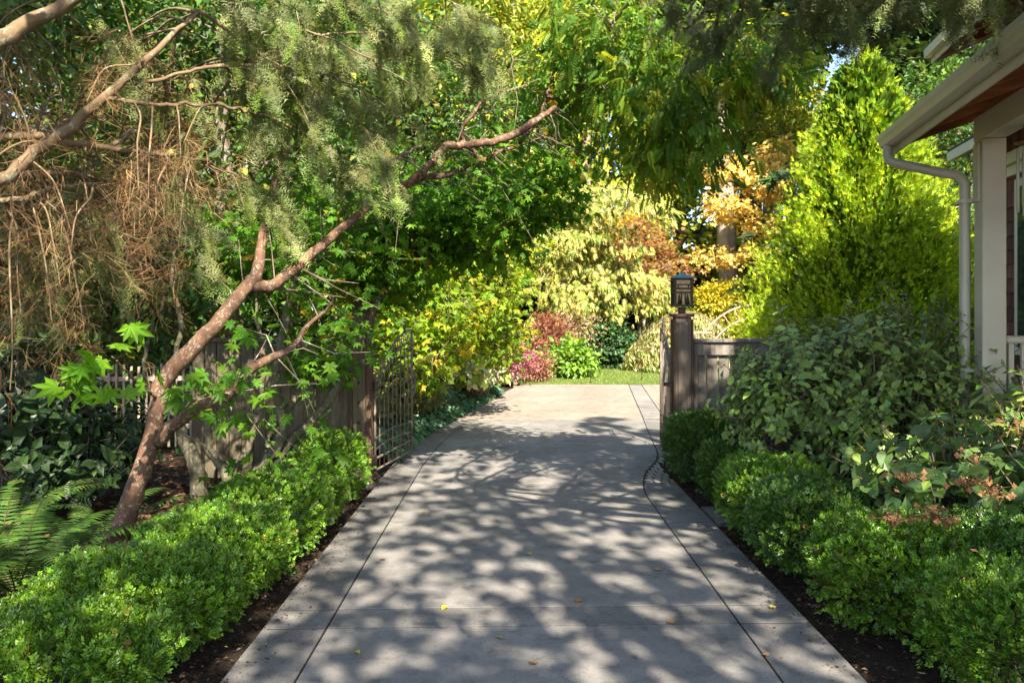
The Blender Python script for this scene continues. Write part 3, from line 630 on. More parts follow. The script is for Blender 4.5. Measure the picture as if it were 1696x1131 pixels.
# pale arched trellis beyond the low fence
ab = thing('arched_trellis', 'pale pink timber arch with radiating spindles in the garden beyond the fence', 'trellis', (5.15, 19.5, 0))
cz = .25
for r in (1.30, 1.62):
    a = np.linspace(R(170), R(30), 22); ltube('arch', [(.95 + r * math.cos(q), 0, cz + 1.02 * r * math.sin(q)) for q in a], .025, 'pink_timber', ab, 6)
for q in np.linspace(R(165), R(35), 13): ltube('spindle', [(.95 + 1.3 * math.cos(q), 0, cz + 1.02 * 1.3 * math.sin(q)), (.95 + 1.62 * math.cos(q), 0, cz + 1.02 * 1.62 * math.sin(q))], .013, 'pink_timber', ab, 5)
for x in (-.62, -.3): ltube('leg', [(x, 0, -.05), (x, 0, 1.2 if x < -.5 else .8)], .035, 'pink_timber', ab, 6)
ltube('crossbar', [(-.85, 0, 1.2), (-.2, 0, 1.2)], .03, 'pink_timber', ab, 6)
for i, (px, py) in enumerate(((1076, 650), (982, 632))):
    c = grd(px, 637) + np.array([0, .5 + .6 * (i == 0), 0]); h = .3 + .25 * (i == 0); o = thing('garden_stake', ['tall', 'short'][i] + ' thin dark metal stake standing in the lawn', 'stake', tuple(c)); ltube('rod', [(0, 0, -.02), (.0, 0, h * .9), (.03, 0, h)], .01, 'bronze', o, 5); ltube('tip', [(.03, 0, h), (.035, 0, h + .04)], [.016, .006], 'bronze', o, 5)

# ================================================================== BOXWOOD HEDGES
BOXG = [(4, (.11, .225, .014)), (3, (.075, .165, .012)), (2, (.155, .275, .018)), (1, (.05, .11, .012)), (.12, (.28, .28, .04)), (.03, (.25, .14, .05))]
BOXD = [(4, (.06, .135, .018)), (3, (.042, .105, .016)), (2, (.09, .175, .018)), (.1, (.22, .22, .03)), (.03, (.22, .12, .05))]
def boxwood(label, x, y, rx, ry, h, n, seed, pal, group):
    n = int(n * 1.5); rng = np.random.default_rng(seed); o = thing('boxwood_bush', label, 'bush', (x, y, -.04), 0, group)
    g = Geo(); d = rdir(rng, n); lowr = rng.uniform(0, 1, n) < .3; d[:, 2] = np.where(lowr, -np.abs(d[:, 2]) * .9, np.abs(d[:, 2])); d = unit(d)
    p = 2.9; k = (np.abs(d) ** p).sum(1) ** (-1 / p)              # rounded-box outline
    f = np.where(rng.uniform(0, 1, n) < .72, rng.uniform(.88, 1.04, n), rng.uniform(.55, .9, n))
    bump = .97 * tri_fan_noise(rng, d * 1.4, .10, 4.5, seed) * tri_fan_noise(rng, d * 3, .07, 6, seed + 3)
    zc = h * .52; P = np.c_[x + d[:, 0] * k * f * bump * rx, y + d[:, 1] * k * f * bump * ry, zc + d[:, 2] * k * f * bump * h * .5]
    P[:, 2] = np.maximum(P[:, 2], rng.uniform(.01, .06, n)); out = unit(d * np.array([1 / rx, 1 / ry, 2 / h]))
    D = out + rng.normal(0, .5, (n, 3)) + np.array([0, 0, .35]); Nn = rng.normal(0, .6, (n, 3)) + np.array([0, 0, .8]) + out * .3
    C = pick(rng, pal, n, .22) * tri_fan_noise(rng, d * 3, .25, 6, seed + 7)[:, None]
    S = rng.uniform(.028, .044, n); q = rng.integers(0, 3, n)
    for i in range(3): scatter(g, SPRIGS[i], P[q == i], D[q == i], Nn[q == i], S[q == i], np.clip(C[q == i], .004, .6))
    g.obj('foliage', 'leaf_waxy', o, False, 'stuff')
    s = Geo()
    for i in range(26):
        a = rng.uniform(0, 6.28); e = np.array([x + math.cos(a) * rx * rng.uniform(.3, .85), y + math.sin(a) * ry * rng.uniform(.3, .85), h * rng.uniform(.4, .9)]); b = np.array([x + rng.normal(0, .06), y + rng.normal(0, .06), -.05])
        tube(s, smooth_path([b, (b + e) / 2 + rng.normal(0, .04, 3), e], 8), interp_r([.008, .003], 9), 4)
    s.obj('stems', 'bark_dark', o, True, 'stuff'); return o
GL = 'clipped boxwood bushes in the hedge on the trunk side of the driveway'; GR = 'clipped boxwood bushes in the hedge on the porch side of the driveway'
for i, a in enumerate([
    ('round clipped boxwood bush right beside the brown gate post', -1.72, 7.2, .31, .31, .58, 2700, BOXG),
    ('clipped boxwood bush next before the round one beside the brown gate post', -1.80, 6.34, .35, .36, .44, 2700, BOXG),
    ('clipped boxwood bush in the hedge in front of the mossy multi-stemmed tree', -1.84, 5.66, .42, .46, .48, 3600, BOXG),
    ('clipped boxwood bush in the hedge at the foot of the leaning red trunk', -1.90, 4.85, .43, .48, .45, 4200, BOXG),
    ('bright clipped boxwood bush in the hedge in front of the ferns', -1.99, 4.02, .46, .48, .42, 4400, BOXG),
    ('clipped boxwood bush at the end of the hedge farthest from the brown gate post', -2.05, 3.2, .5, .48, .42, 4200, BOXG)]):
    boxwood(a[0], a[1] + .07, *a[2:6], a[6], 100 + i, a[7], GL)
for i, a in enumerate([
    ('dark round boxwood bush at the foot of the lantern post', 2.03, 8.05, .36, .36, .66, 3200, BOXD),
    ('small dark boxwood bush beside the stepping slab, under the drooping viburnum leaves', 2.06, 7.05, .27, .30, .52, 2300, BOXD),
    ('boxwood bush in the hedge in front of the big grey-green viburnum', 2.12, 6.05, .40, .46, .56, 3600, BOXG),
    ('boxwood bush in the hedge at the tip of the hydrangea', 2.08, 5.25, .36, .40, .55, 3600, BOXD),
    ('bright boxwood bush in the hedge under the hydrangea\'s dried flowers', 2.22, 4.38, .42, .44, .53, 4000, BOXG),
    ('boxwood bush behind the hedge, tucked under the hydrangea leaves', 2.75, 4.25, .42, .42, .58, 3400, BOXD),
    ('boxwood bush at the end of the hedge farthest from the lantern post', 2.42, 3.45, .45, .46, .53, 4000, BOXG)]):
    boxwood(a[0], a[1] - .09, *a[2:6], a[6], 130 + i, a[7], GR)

# ================================================================== FERNS
def fern(label, loc, n, L, seed, a0=0, a1=6.28):
    rng = np.random.default_rng(seed); o = thing('sword_fern', label, 'fern', loc, 0, 'sword ferns by the leaning red trunk')
    for i in range(n):
        a = a0 + (a1 - a0) * (i + rng.uniform(-.3, .3)) / n; l = L * rng.uniform(.8, 1.15); g = Geo(); up = rng.uniform(.55, 1.0)
        t = np.linspace(0, 1, 34); r = l * (t * .95); z = l * 1.25 * up * (t - .66 * t ** 2); c = np.array([math.cos(a), math.sin(a)])
        P = np.c_[r * c[0], r * c[1], z + .02]; tube(g, P[::3], interp_r([.006, .002], len(P[::3])), 4, False, (.09, .07, .03))
        Tn = unit(np.gradient(P, axis=0)); side = np.cross(Tn, np.array([0, 0, 1.])); side = unit(side); Nn = np.cross(side, Tn)
        w = .105 * l * np.sin(np.pi * np.clip(t * .93 + .09, 0, 1)) ** .7 * 1.25
        for s in (-1, 1):
            D = side * s + Tn * .25 - Nn * .18 + rng.normal(0, .04, (34, 3)); pn = T([(0, -.10, 0), (.5, -.085, .02), (1, 0, -.05), (.5, .085, .02), (0, .10, 0)], [(0, 1, 4), (1, 3, 4), (1, 2, 3)])
            scatter(g, pn, P[2:], D[2:], Nn[2:], w[2:], pick(rng, [(3, (.055, .125, .022)), (2, (.08, .16, .025)), (.4, (.14, .17, .03))], 32, .12))
        g.obj('frond', 'leaf', None).parent = o
    return o
fern('dark sword fern closest to the leaning red trunk', (-2.92, 5.35, -.03), 15, .78, 1)
fern('large sword fern with arching fronds behind the bright hedge', (-2.98, 4.72, -.03), 17, .85, 2)
fern('sword fern under the rhododendron, away from the red trunk', (-3.75, 5.75, -.03), 13, .85, 3)

# ================================================================== BROADLEAF SHRUBS WITH SINGLE LEAVES
def leaf_mesh(tm, mat, c, nm='leaf'):
    g = Geo(); g.add(tm[0], tm[1], c); return g.mesh(nm, mat, (0, 0, 0), False)
from mathutils import Matrix
def single_leaves(parent, P, D, Nn, S, meshes, rng, nm='leaf'):
    D = unit(D); Wd = unit(np.cross(Nn, D)); Nn = np.cross(D, Wd); b = BASE[parent.name]
    for i in range(len(P)):
        o = bpy.data.objects.new(nm, meshes[rng.integers(0, len(meshes))]); COL.objects.link(o); o.parent = parent
        m = Matrix(((D[i][0], Wd[i][0], Nn[i][0], 0), (D[i][1], Wd[i][1], Nn[i][1], 0), (D[i][2], Wd[i][2], Nn[i][2], 0), (0, 0, 0, 1)))
        o.matrix_local = Matrix.Translation(Vector(P[i] - b)) @ m @ Matrix.Scale(S[i], 4)
def shrub(name, label, base, blobs, n_stem, per, tm, size, pal, mat, seed, singles=300, droop=.25, up=.55, bark='bark_grey', spread=.10, stem_r=.009):
    rng = np.random.default_rng(seed); o = thing(name, label, 'shrub', base); base = np.array(base, float)
    bl = np.array(blobs, float); w = bl[:, 3] * bl[:, 5]; k = rng.choice(len(bl), n_stem, p=w / w.sum())
    d = rdir(rng, n_stem); d[:, 2] = np.abs(d[:, 2]) * 1.1 - .3; d = unit(d); f = np.where(rng.uniform(0, 1, n_stem) < .75, rng.uniform(.82, 1.08, n_stem), rng.uniform(.4, .85, n_stem))
    f *= tri_fan_noise(rng, d * 2, .14, 4, seed)
    tip = bl[k, :3] + d * f[:, None] * bl[k, 3:6]; tip[:, 2] = np.maximum(tip[:, 2], .06)
    sg = Geo(); Ps, Ds, Ns = [], [], []
    for i in range(n_stem):
        out = unit(d[i] * np.array([1, 1, .8])); L = rng.uniform(.16, .34); s = tip[i] - (out + np.array([0, 0, .35])) * L
        if i % 3 == 0: tube(sg, smooth_path([base + rng.normal(0, .1, 3) * np.array([1, 1, 0]), (base + s) / 2 + np.array([0, 0, .1]) + rng.normal(0, .08, 3), s, tip[i]], 9), interp_r([stem_r * 1.5, stem_r, .003], 10), 4, False)
        else: tube(sg, np.array([s, (s + tip[i]) / 2 + rng.normal(0, .01, 3), tip[i]]), [.005, .004, .002], 4, False)
        ax = unit(tip[i] - s); u = unit(np.cross(ax, rng.normal(0, 1, 3))); v2 = np.cross(ax, u)
        for j in range(per):
            t = (j // 2 + .6) / (per / 2); ang = (j % 2) * np.pi + (j // 2) * np.pi / 2 + rng.normal(0, .3)
            dd = ax * .45 + (math.cos(ang) * u + math.sin(ang) * v2); Ps.append(s + (tip[i] - s) * min(t, 1.0)); dd[2] -= droop; Ds.append(dd); Ns.append(np.array([0, 0, up]) + .5 * ax + out * .3 + rng.normal(0, .25, 3))
    P, D, Nn = map(np.array, (Ps, Ds, Ns)); n = len(P); S = size * np.exp(rng.normal(0, .22, n))
    sg.obj('stems', bark, o, True, 'stuff')
    eye = np.array([0, 0, CH]); dist = np.linalg.norm(P - eye, axis=1); c0 = bl[:, :3].mean(0)
    front = ((P - c0) @ unit(eye - c0)) / bl[:, 3:6].max()
    order = np.argsort(-(S / dist) * (front > .15))
    si = order[:singles]; rest = np.ones(n, bool); rest[si] = False
    me = [leaf_mesh(tm, mat, np.clip(c, .004, .8)) for c in pick(rng, pal, 9, .2)]
    single_leaves(o, P[si], D[si], Nn[si], S[si], me, rng)
    g = Geo(); scatter(g, (OVATE_L if singles else tm), P[rest], D[rest], Nn[rest], S[rest], pick(rng, pal, rest.sum(), .22)); g.obj('foliage', mat, o, False, 'stuff')
    return o
VIB = [(4, (.20, .30, .08)), (3, (.15, .235, .065)), (2, (.25, .35, .07)), (.6, (.2, .27, .03))]
shrub('viburnum_shrub', 'big grey-green viburnum shrub mounded between the low fence and the porch', (3.0, 7.1, -.04),
      [(2.75, 7.0, .98, .85, .75, .80), (3.45, 6.8, 1.02, .85, .6, .88), (2.35, 6.9, .78, .48, .5, .62), (3.2, 6.5, .62, .75, .5, .5), (4.0, 6.2, .7, .5, .4, .55)], 1150, 8, OVATE, .074, VIB, 'leaf_glossy', 41, 300, .2)
HYD = [(4, (.10, .175, .035)), (3, (.075, .145, .035)), (2, (.15, .24, .03)), (.7, (.20, .28, .03))]
hy = shrub('hydrangea_shrub', 'hydrangea with large leaves and dried brown lacecap flowers below the porch', (3.15, 5.1, -.04),
      [(2.95, 5.15, .62, .85, .65, .50), (3.55, 5.2, .75, .8, .7, .55), (2.65, 4.75, .55, .55, .45, .35), (3.2, 4.6, .62, .65, .45, .38), (3.9, 4.6, .7, .6, .5, .4)], 300, 6, CORDATE, .092, HYD, 'leaf_waxy', 42, 290, .35, .6, 'bark_limb', stem_r=.011)
rng = np.random.default_rng(9)
def flower_head(parent, c, seed, showy=6, fine=True):
    rng = np.random.default_rng(seed); g = Geo(); n = 70 if fine else 14; d = rdir(rng, n); d[:, 2] = np.abs(d[:, 2]) * .6; P = c + d * np.array([.075, .075, .05]) * rng.uniform(.5, 1, (n, 1))
    for p in P[::3]: tube(g, np.array([c - np.array([0, 0, .05]), (c + p) / 2, p]), [.0025, .002, .0012], 3, False, (.2, .11, .05))
    scatter(g, LEAF2, P, rdir(rng, n), rdir(rng, n), rng.uniform(.010, .020, n), pick(rng, [(3, (.24, .13, .065)), (2, (.34, .19, .10)), (1, (.14, .08, .04))], n))
    for i in range(showy):
        a = rng.uniform(0, 6.28); q = c + np.array([math.cos(a) * .11, math.sin(a) * .11, rng.uniform(-.03, .04)]); ax = unit(np.array([-.25, -.8, .4]) + rng.normal(0, .35, 3)); u = unit(np.cross(ax, [0, 0, 1.])); v = np.cross(ax, u)
        tube(g, np.array([c - np.array([0, 0, .04]), (c + q) / 2, q]), [.0022, .002, .0015], 3, False, (.22, .13, .06))
        for k in range(4):
            b = k * np.pi / 2 + rng.normal(0, .1); D = math.cos(b) * u + math.sin(b) * v + ax * .15
            scatter(g, ovate(.42, .02, .1), q[None], D[None], ax[None] + .1, np.array([.020]), pick(rng, [(2, (.20, .10, .045)), (1, (.28, .15, .07))], 1))
    return g.obj('flower_head', 'leaf_dry', parent)
for i, (px, py, d, sh, fi) in enumerate([(1545, 845, 4.15, 5, True), (1480, 860, 4.2, 6, True), (1600, 800, 4.25, 6, True), (1640, 810, 4.2, 5, False), (1655, 820, 4.2, 4, False), (1570, 862, 4.15, 5, True), (1620, 760, 4.5, 4, False), (1650, 935, 3.75, 4, True), (1688, 710, 4.4, 4, False), (1605, 960, 3.6, 3, False), (1500, 790, 4.4, 3, True)]):
    flower_head(hy, pt(px, py, d), 50 + i, sh, fi)
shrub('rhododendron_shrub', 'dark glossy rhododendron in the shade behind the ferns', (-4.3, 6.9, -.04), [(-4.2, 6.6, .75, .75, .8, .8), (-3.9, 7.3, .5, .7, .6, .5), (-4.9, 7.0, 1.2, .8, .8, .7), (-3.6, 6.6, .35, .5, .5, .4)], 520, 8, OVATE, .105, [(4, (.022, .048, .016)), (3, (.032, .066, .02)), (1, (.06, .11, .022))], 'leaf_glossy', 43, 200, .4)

# ================================================================== NEAR TREES ON THE FENCE SIDE
MG = [(4, (.085, .20, .015)), (3, (.06, .155, .012)), (2, (.12, .24, .015)), (.25, (.35, .24, .02))]
def maple_leaves(parent, centers, n, spread, size, pal, seed, face=(.15, -.6, .7)):
    rng = np.random.default_rng(seed); me = [leaf_mesh(MAPLE, 'leaf_maple', np.clip(c, .004, .8)) for c in pick(rng, pal, 6, .15)]
    c = np.array(centers); P = c[rng.integers(0, len(c), n)] + rng.normal(0, 1, (n, 3)) * spread; D = rng.normal(0, .7, (n, 3)) + np.array([0, -.25, -.55]); Nn = np.array(face) + rng.normal(0, .35, (n, 3))
    single_leaves(parent, P, D, Nn, size * np.exp(rng.normal(0, .15, n)), me, rng)
# leaning tree with the red-brown trunk
B0 = np.array([-2.60, 5.1, -.05])
tr = thing('maple_tree', 'leaning maple with red-brown lichened trunk rising out of the boxwood hedge', 'tree', tuple(B0))
rng = np.random.default_rng(61); g = Geo()
TP = [B0, pt(193, 905, 5.1), pt(228, 800, 5.12), pt(256, 710, 5.15), pt(266, 640, 5.18), pt(300, 596, 5.22), pt(355, 540, 5.3), pt(405, 480, 5.4), pt(425, 455, 5.45), pt(432, 410, 5.5), pt(445, 350, 5.6), pt(470, 250, 5.8), pt(490, 120, 6.0)]
S1 = limb(g, TP, [.095, .074, .064, .057, .054, .055, .050, .048, .045, .033, .029, .024, .015], rng, .004, 12, 60); g.obj('trunk', 'bark_red', tr, True)
def branch(parent, P, r, seed, bark='bark_red', n=30, wig=.006, sides=8):
    g = Geo(); S = limb(g, P, r, np.random.default_rng(seed), wig, sides, n); g.obj('branch', bark, parent, True); return S
S2 = branch(tr, [pt(415, 470, 5.43), pt(445, 476, 5.5), pt(480, 452, 5.6), pt(520, 420, 5.7), pt(570, 375, 5.9), pt(625, 335, 6.1), pt(690, 300, 6.3), pt(745, 288, 6.5), pt(800, 265, 6.6), pt(850, 245, 6.7), pt(905, 225, 6.8)], [.046, .044, .038, .038, .035, .032, .029, .024, .019, .014, .008], 2)
S3 = branch(tr, [pt(262, 735, 5.14), pt(285, 705, 5.05), pt(330, 672, 5.0), pt(380, 655, 5.0), pt(400, 625, 5.05), pt(440, 598, 5.1), pt(485, 575, 5.2), pt(515, 535, 5.35), pt(550, 500, 5.5)], [.042, .04, .038, .034, .031, .029, .022, .015, .007], 3)
S4 = branch(tr, [pt(735, 243, 6.3), pt(790, 238, 6.4), pt(840, 228, 6.45), pt(880, 205, 6.5), pt(920, 178, 6.6)], [.03, .036, .034, .03, .02], 4)
S5 = branch(tr, [pt(640, 328, 6.15), pt(700, 285, 6.2), pt(735, 245, 6.3)], [.034, .030, .03], 5)
S6 = branch(tr, [pt(795, 262, 6.6), pt(765, 225, 6.5), pt(795, 175, 6.5), pt(835, 140, 6.6), pt(850, 100, 6.6)], [.02, .016, .015, .01, .005], 6)
S7 = branch(tr, [pt(850, 245, 6.7), pt(890, 200, 6.8), pt(905, 160, 6.8), pt(915, 120, 6.9)], [.014, .011, .009, .005], 7); S7b = branch(tr, [pt(905, 160, 6.8), pt(925, 163, 6.8), pt(860, 145, 6.8)], [.008, .006, .004], 8)
S8 = branch(tr, [pt(560, 300, 6.2), pt(600, 290, 6.15), pt(650, 265, 6.1), pt(700, 240, 6.1)], [.012, .02, .02, .01], 9, 'bark_grey')
S9 = branch(tr, [pt(905, 225, 6.8), pt(940, 245, 7.0), pt(990, 253, 7.2), pt(1040, 256, 7.4)], [.01, .012, .009, .004], 10)
rng = np.random.default_rng(64); tg = Geo(); ends = []
for S, k in ((S1[30:], 26), (S2, 55), (S3, 20), (S4, 22), (S6, 18), (S7, 10), (S8, 16)):
    for _ in range(k):
        p = S[rng.integers(2, len(S))]; e = p + rng.normal(0, .22, 3) * np.array([1, .6, 1]) + np.array([.12, .25, -.05]); tube(tg, np.array([p, (p + e) / 2 + rng.normal(0, .03, 3), e]), [.006, .004, .002], 4, False); ends.append(e)
tg.obj('twigs', 'bark_grey', tr, True, 'stuff')
cr = Geo(); ends = np.array(ends); n = 1300; P = ends[rng.integers(0, len(ends), n)] + rng.normal(0, .10, (n, 3)) * np.array([1, 1, .6]) + np.array([0, .12, -.03])
scatter(cr, MAPLE_L, P, rng.normal(0, .7, (n, 3)) + np.array([0, 0, -.5]), np.array([.1, -.35, .8]) + rng.normal(0, .4, (n, 3)), .095 * np.exp(rng.normal(0, .2, n)), pick(rng, MG, n, .2)); cr.obj('crown', 'leaf_maple', tr, False, 'stuff')
branch(tr, [pt(262, 660, 5.16), pt(235, 640, 4.9), pt(205, 612, 4.6), pt(185, 590, 4.4)], [.012, .009, .006, .003], 11, 'bark_limb')
SPR = [(5, (.12, .27, .015)), (3, (.16, .32, .02))]
maple_leaves(tr, [pt(x, y, d) for x, y, d in ((125, 625, 4.2), (150, 600, 4.2), (180, 585, 4.25), (215, 590, 4.3), (185, 560, 4.3), (160, 640, 4.2), (135, 660, 4.2), (190, 655, 4.2), (215, 630, 4.3))], 26, .05, .155, SPR, 65, (.35, -.6, .6))
maple_leaves(tr, [pt(x, y, d) for x, y, d in ((345, 620, 4.8), (370, 630, 4.8), (395, 645, 4.85), (430, 660, 4.9), (380, 595, 4.8), (410, 690, 4.9), (330, 650, 4.9), (450, 640, 5.0), (370, 700, 4.9), (300, 640, 5))], 34, .06, .13, MG, 66)
# multi-stemmed mossy tree in front of the planks
B1 = np.array([-2.75, 7.2, -.05]); mt = thing('multi_stem_maple', 'multi-stemmed mossy maple standing against the plank fence', 'tree', tuple(B1))
rng = np.random.default_rng(71); st = []
for i, (path, r) in enumerate([
    ([(330, 815, 7.0), (320, 760, 7.05), (300, 715, 7.1), (285, 640, 7.2), (300, 540, 7.3), (285, 470, 7.4)], [.075, .07, .055, .03, .022, .01]),
    ([(385, 815, 6.9), (365, 770, 6.95), (345, 735, 7.0), (345, 690, 7.05), (350, 640, 7.1)], [.05, .045, .04, .03, .015]),
    ([(400, 810, 7.0), (430, 775, 7.0), (455, 745, 7.0), (470, 700, 7.05), (460, 660, 7.1), (455, 620, 7.1), (470, 560, 7.2), (480, 500, 7.3), (500, 400, 7.5)], [.06, .055, .05, .045, .045, .045, .045, .04, .02]),
    ([(420, 810, 7.05), (470, 745, 7.1), (520, 690, 7.2), (560, 640, 7.3), (575, 612, 7.35), (600, 598, 7.4), (612, 560, 7.45), (620, 510, 7.5), (650, 470, 7.7), (720, 420, 8.0)], [.055, .05, .045, .04, .032, .03, .028, .03, .026, .01]),
    ([(455, 770, 7.1), (470, 690, 7.15), (500, 650, 7.2), (545, 620, 7.3), (600, 600, 7.4)], [.035, .035, .03, .026, .02]),
    ([(390, 800, 7.1), (415, 730, 7.1), (425, 690, 7.1), (420, 640, 7.15), (445, 590, 7.2), (425, 530, 7.3), (425, 450, 7.4)], [.035, .03, .026, .024, .02, .016, .008]),
    ([(440, 760, 7.15), (450, 710, 7.2), (440, 670, 7.25)], [.03, .025, .01]),
    ([(300, 700, 7.05), (250, 650, 7.0), (240, 590, 7.0), (282, 470, 7.1), (290, 400, 7.2)], [.02, .02, .02, .016, .008])]):
    P = [pt(*q) for q in path]
    if i not in (4, 6, 7): P = [np.array([P[0][0], P[0][1], -.06])] + P; r = [r[0] * 1.25] + r
    st.append(branch(mt, P, r, 80 + i, 'bark_mossy', 36, .008))
cg = Geo(); blobs = [(*pt(640, 440, 8.0), .55, .7, .5), (*pt(560, 380, 7.6), .5, .5, .45), (*pt(800, 380, 7.8), .65, .6, .38), (*pt(890, 330, 7.6), .5, .5, .30), (*pt(700, 340, 7.4), .6, .5, .3), (*pt(520, 600, 7.3), .35, .3, .3), (*pt(400, 420, 7.6), .5, .5, .4)]
cc = crown(cg, rng, blobs, 560, 11, MAPLE_L, .10, MG, spread=.12, flat=.45, droop=.35, outer=.35, updir=.75); cg.obj('crown', 'leaf_maple', mt, False, 'stuff')
A = np.concatenate(st); tg = Geo()
for c in cc[::2]:
    s = A[np.argmin(((A - c) ** 2).sum(1))]; l = np.linalg.norm(c - s); tube(tg, np.array([s, (s + c) / 2 + rng.normal(0, .06 * l, 3), c]), [.005 + .005 * l, .005, .002], 4, False)
tg.obj('twigs', 'bark_mossy', mt, True, 'stuff')
maple_leaves(mt, [pt(550, 545, 7.0)], 5, .05, .12, [(1, (.45, .25, .02))], 73)
# yellowing maple past the gate
YG = [(4, (.15, .26, .015)), (3, (.22, .30, .02)), (2, (.10, .21, .015)), (1.2, (.42, .36, .03)), (.4, (.5, .3, .03))]
tree('yellowing_maple', 'yellow-green maple spilling over the drive behind the iron gate', 'tree', [(-2.2, 11.6, -.05), (-2.1, 11.6, 1.2), (-1.9, 11.8, 2.4), (-1.6, 12, 3.4)], [.09, .08, .06, .03],
     [(*pt(720, 520, 11), .75, .9, .7), (*pt(790, 470, 12), .75, .9, .8), (*pt(690, 590, 10.6), .5, .8, .45), (*pt(815, 560, 12.8), .55, .7, .5), (*pt(740, 400, 12.2), .9, .9, .6), (*pt(830, 420, 13), .6, .7, .6), (*pt(650, 480, 10.5), .6, .8, .7)], 760, 9, MAPLE5, .105, YG, 'bark_mossy', 'leaf_maple', 81, spread=.16, flat=.5, droop=.35, outer=.5, updir=.55)
shrub('bamboo_like_shrub', 'olive-brown shrub with narrow drooping leaves under the yellow-green maple', (-1.75, 11.3, -.04), [(-1.75, 10.7, .55, .5, .8, .5), (-1.45, 12.2, .5, .45, .8, .45)], 300, 9, ovate(.17, .05, .3), .11, [(3, (.12, .14, .035)), (2, (.20, .17, .05)), (1, (.08, .11, .03)), (.6, (.30, .24, .10))], 'leaf', 82, 0, .7)
shrub('variegated_shrub', 'cream-edged variegated shrub leaning over the drive where it meets the lawn', (-.75, 14.9, -.04), [(-.68, 14.6, .55, .40, .6, .42), (-.45, 15.6, .5, .36, .5, .4)], 210, 8, OVATE, .13, [(2, (.62, .60, .42)), (2, (.24, .34, .06)), (1, (.40, .44, .12))], 'leaf', 83, 0, .3)
rng = np.random.default_rng(84); g = Geo(); n = 4200; yy = rng.uniform(8.9, 16.5, n); ex = np.array([xlo(y) for y in yy]); wd = rng.uniform(0, 1, n); P = np.c_[ex + .05 - wd * .75, yy, .02 + .26 * np.sqrt(np.clip(wd * 1.6, 0, 1)) * rng.uniform(.55, 1, n)]
scatter(g, CORDATE, P, np.c_[rng.normal(.5, .6, n), rng.normal(-.5, .6, n), rng.normal(-.35, .3, n)], np.array([.25, -.3, .8]) + rng.normal(0, .3, (n, 3)), rng.uniform(.06, .11, n), pick(rng, [(4, (.05, .13, .06)), (3, (.075, .165, .085)), (1, (.10, .19, .05)), (.12, (.5, .4, .06))], n))
tag(g.obj('ground_cover', 'leaf_waxy'), 'blue-green low ground cover edging the drive behind the iron gate', 'ground cover', kind='stuff')

# ================================================================== OVERHANGING CONIFERS
HEM = [(4, (.165, .19, .06)), (3, (.12, .155, .05)), (2, (.22, .24, .085)), (1.5, (.14, .21, .03))]
def conifer_boughs(root, boughs, seed, per_m=34, size=.24, pal=HEM, drop=.5, side=.6, start=.12, spray=SPRAY, mat='needle', bark='bark_limb'):
    rng = np.random.default_rng(seed); g = Geo(); tg = Geo()
    for path, r in boughs:
        S = branch(root, path, r, int(rng.integers(1e6)), bark, 24, .008) if r[0] > .012 else smooth_path(path, 24)
        Ls = np.r_[0, np.cumsum(np.linalg.norm(np.diff(S, axis=0), axis=1))]; m = int(Ls[-1] * (1 - start) * 8.5)
        for _ in range(m):                        # drooping secondary shoots
            t = rng.uniform(start, 1) * Ls[-1]; p = np.array([np.interp(t, Ls, S[:, k]) for k in range(3)]); tn = unit(S[-1] - S[0]); sd = unit(np.cross(tn, [0, 0, 1.])) * rng.choice([-1, 1])
            l = side * rng.uniform(.4, 1.1) * (1 - .4 * t / Ls[-1]); e = p + (sd * rng.uniform(.3, 1) + tn * rng.uniform(.2, .8)) * l * .6 + np.array([0, 0, -drop * l * rng.uniform(.4, 1.3)])
            Q = smooth_path([p, (p + e) / 2 + np.array([0, 0, .08 * l]), e], 8); tube(tg, Q, interp_r([.006, .002], len(Q)), 4, False)
            k = max(2, int(per_m * l / 1.6)); q = Q[rng.integers(1, len(Q), k)] + rng.normal(0, .03, (k, 3)); D = unit(e - p)[None] + rng.normal(0, .45, (k, 3)) + np.array([0, 0, -.35]); Nn = np.array([0, -.35, .9]) + rng.normal(0, .55, (k, 3))
            w3 = rng.integers(0, 3, k); sz = size * rng.uniform(.55, 1.2, k); cc_ = pick(rng, pal, k, .2)
            for u in range(3): scatter(g, spray[u], q[w3 == u], D[w3 == u], Nn[w3 == u], sz[w3 == u], cc_[w3 == u])
    tg.obj('shoots', bark, root, True, 'stuff'); return g.obj('needles', mat, root, False, 'stuff')
hl = thing('hemlock_tree', 'hemlock with bare brown lower twigs and grey-green sprays hanging over the drive', 'tree', (-4.3, 4.4, -.05))
g = Geo(); limb(g, [(-4.3, 4.4, -.05), (-4.3, 4.4, 3), (-4.25, 4.5, 7), (-4.2, 4.5, 12)], [.26, .23, .17, .06], np.random.default_rng(1), .02, 12); g.obj('trunk', 'bark_grey', hl, True)
tx = np.array([-4.27, 4.42, 0])
def fromtrunk(z): return tx + np.array([.1, 0, z])
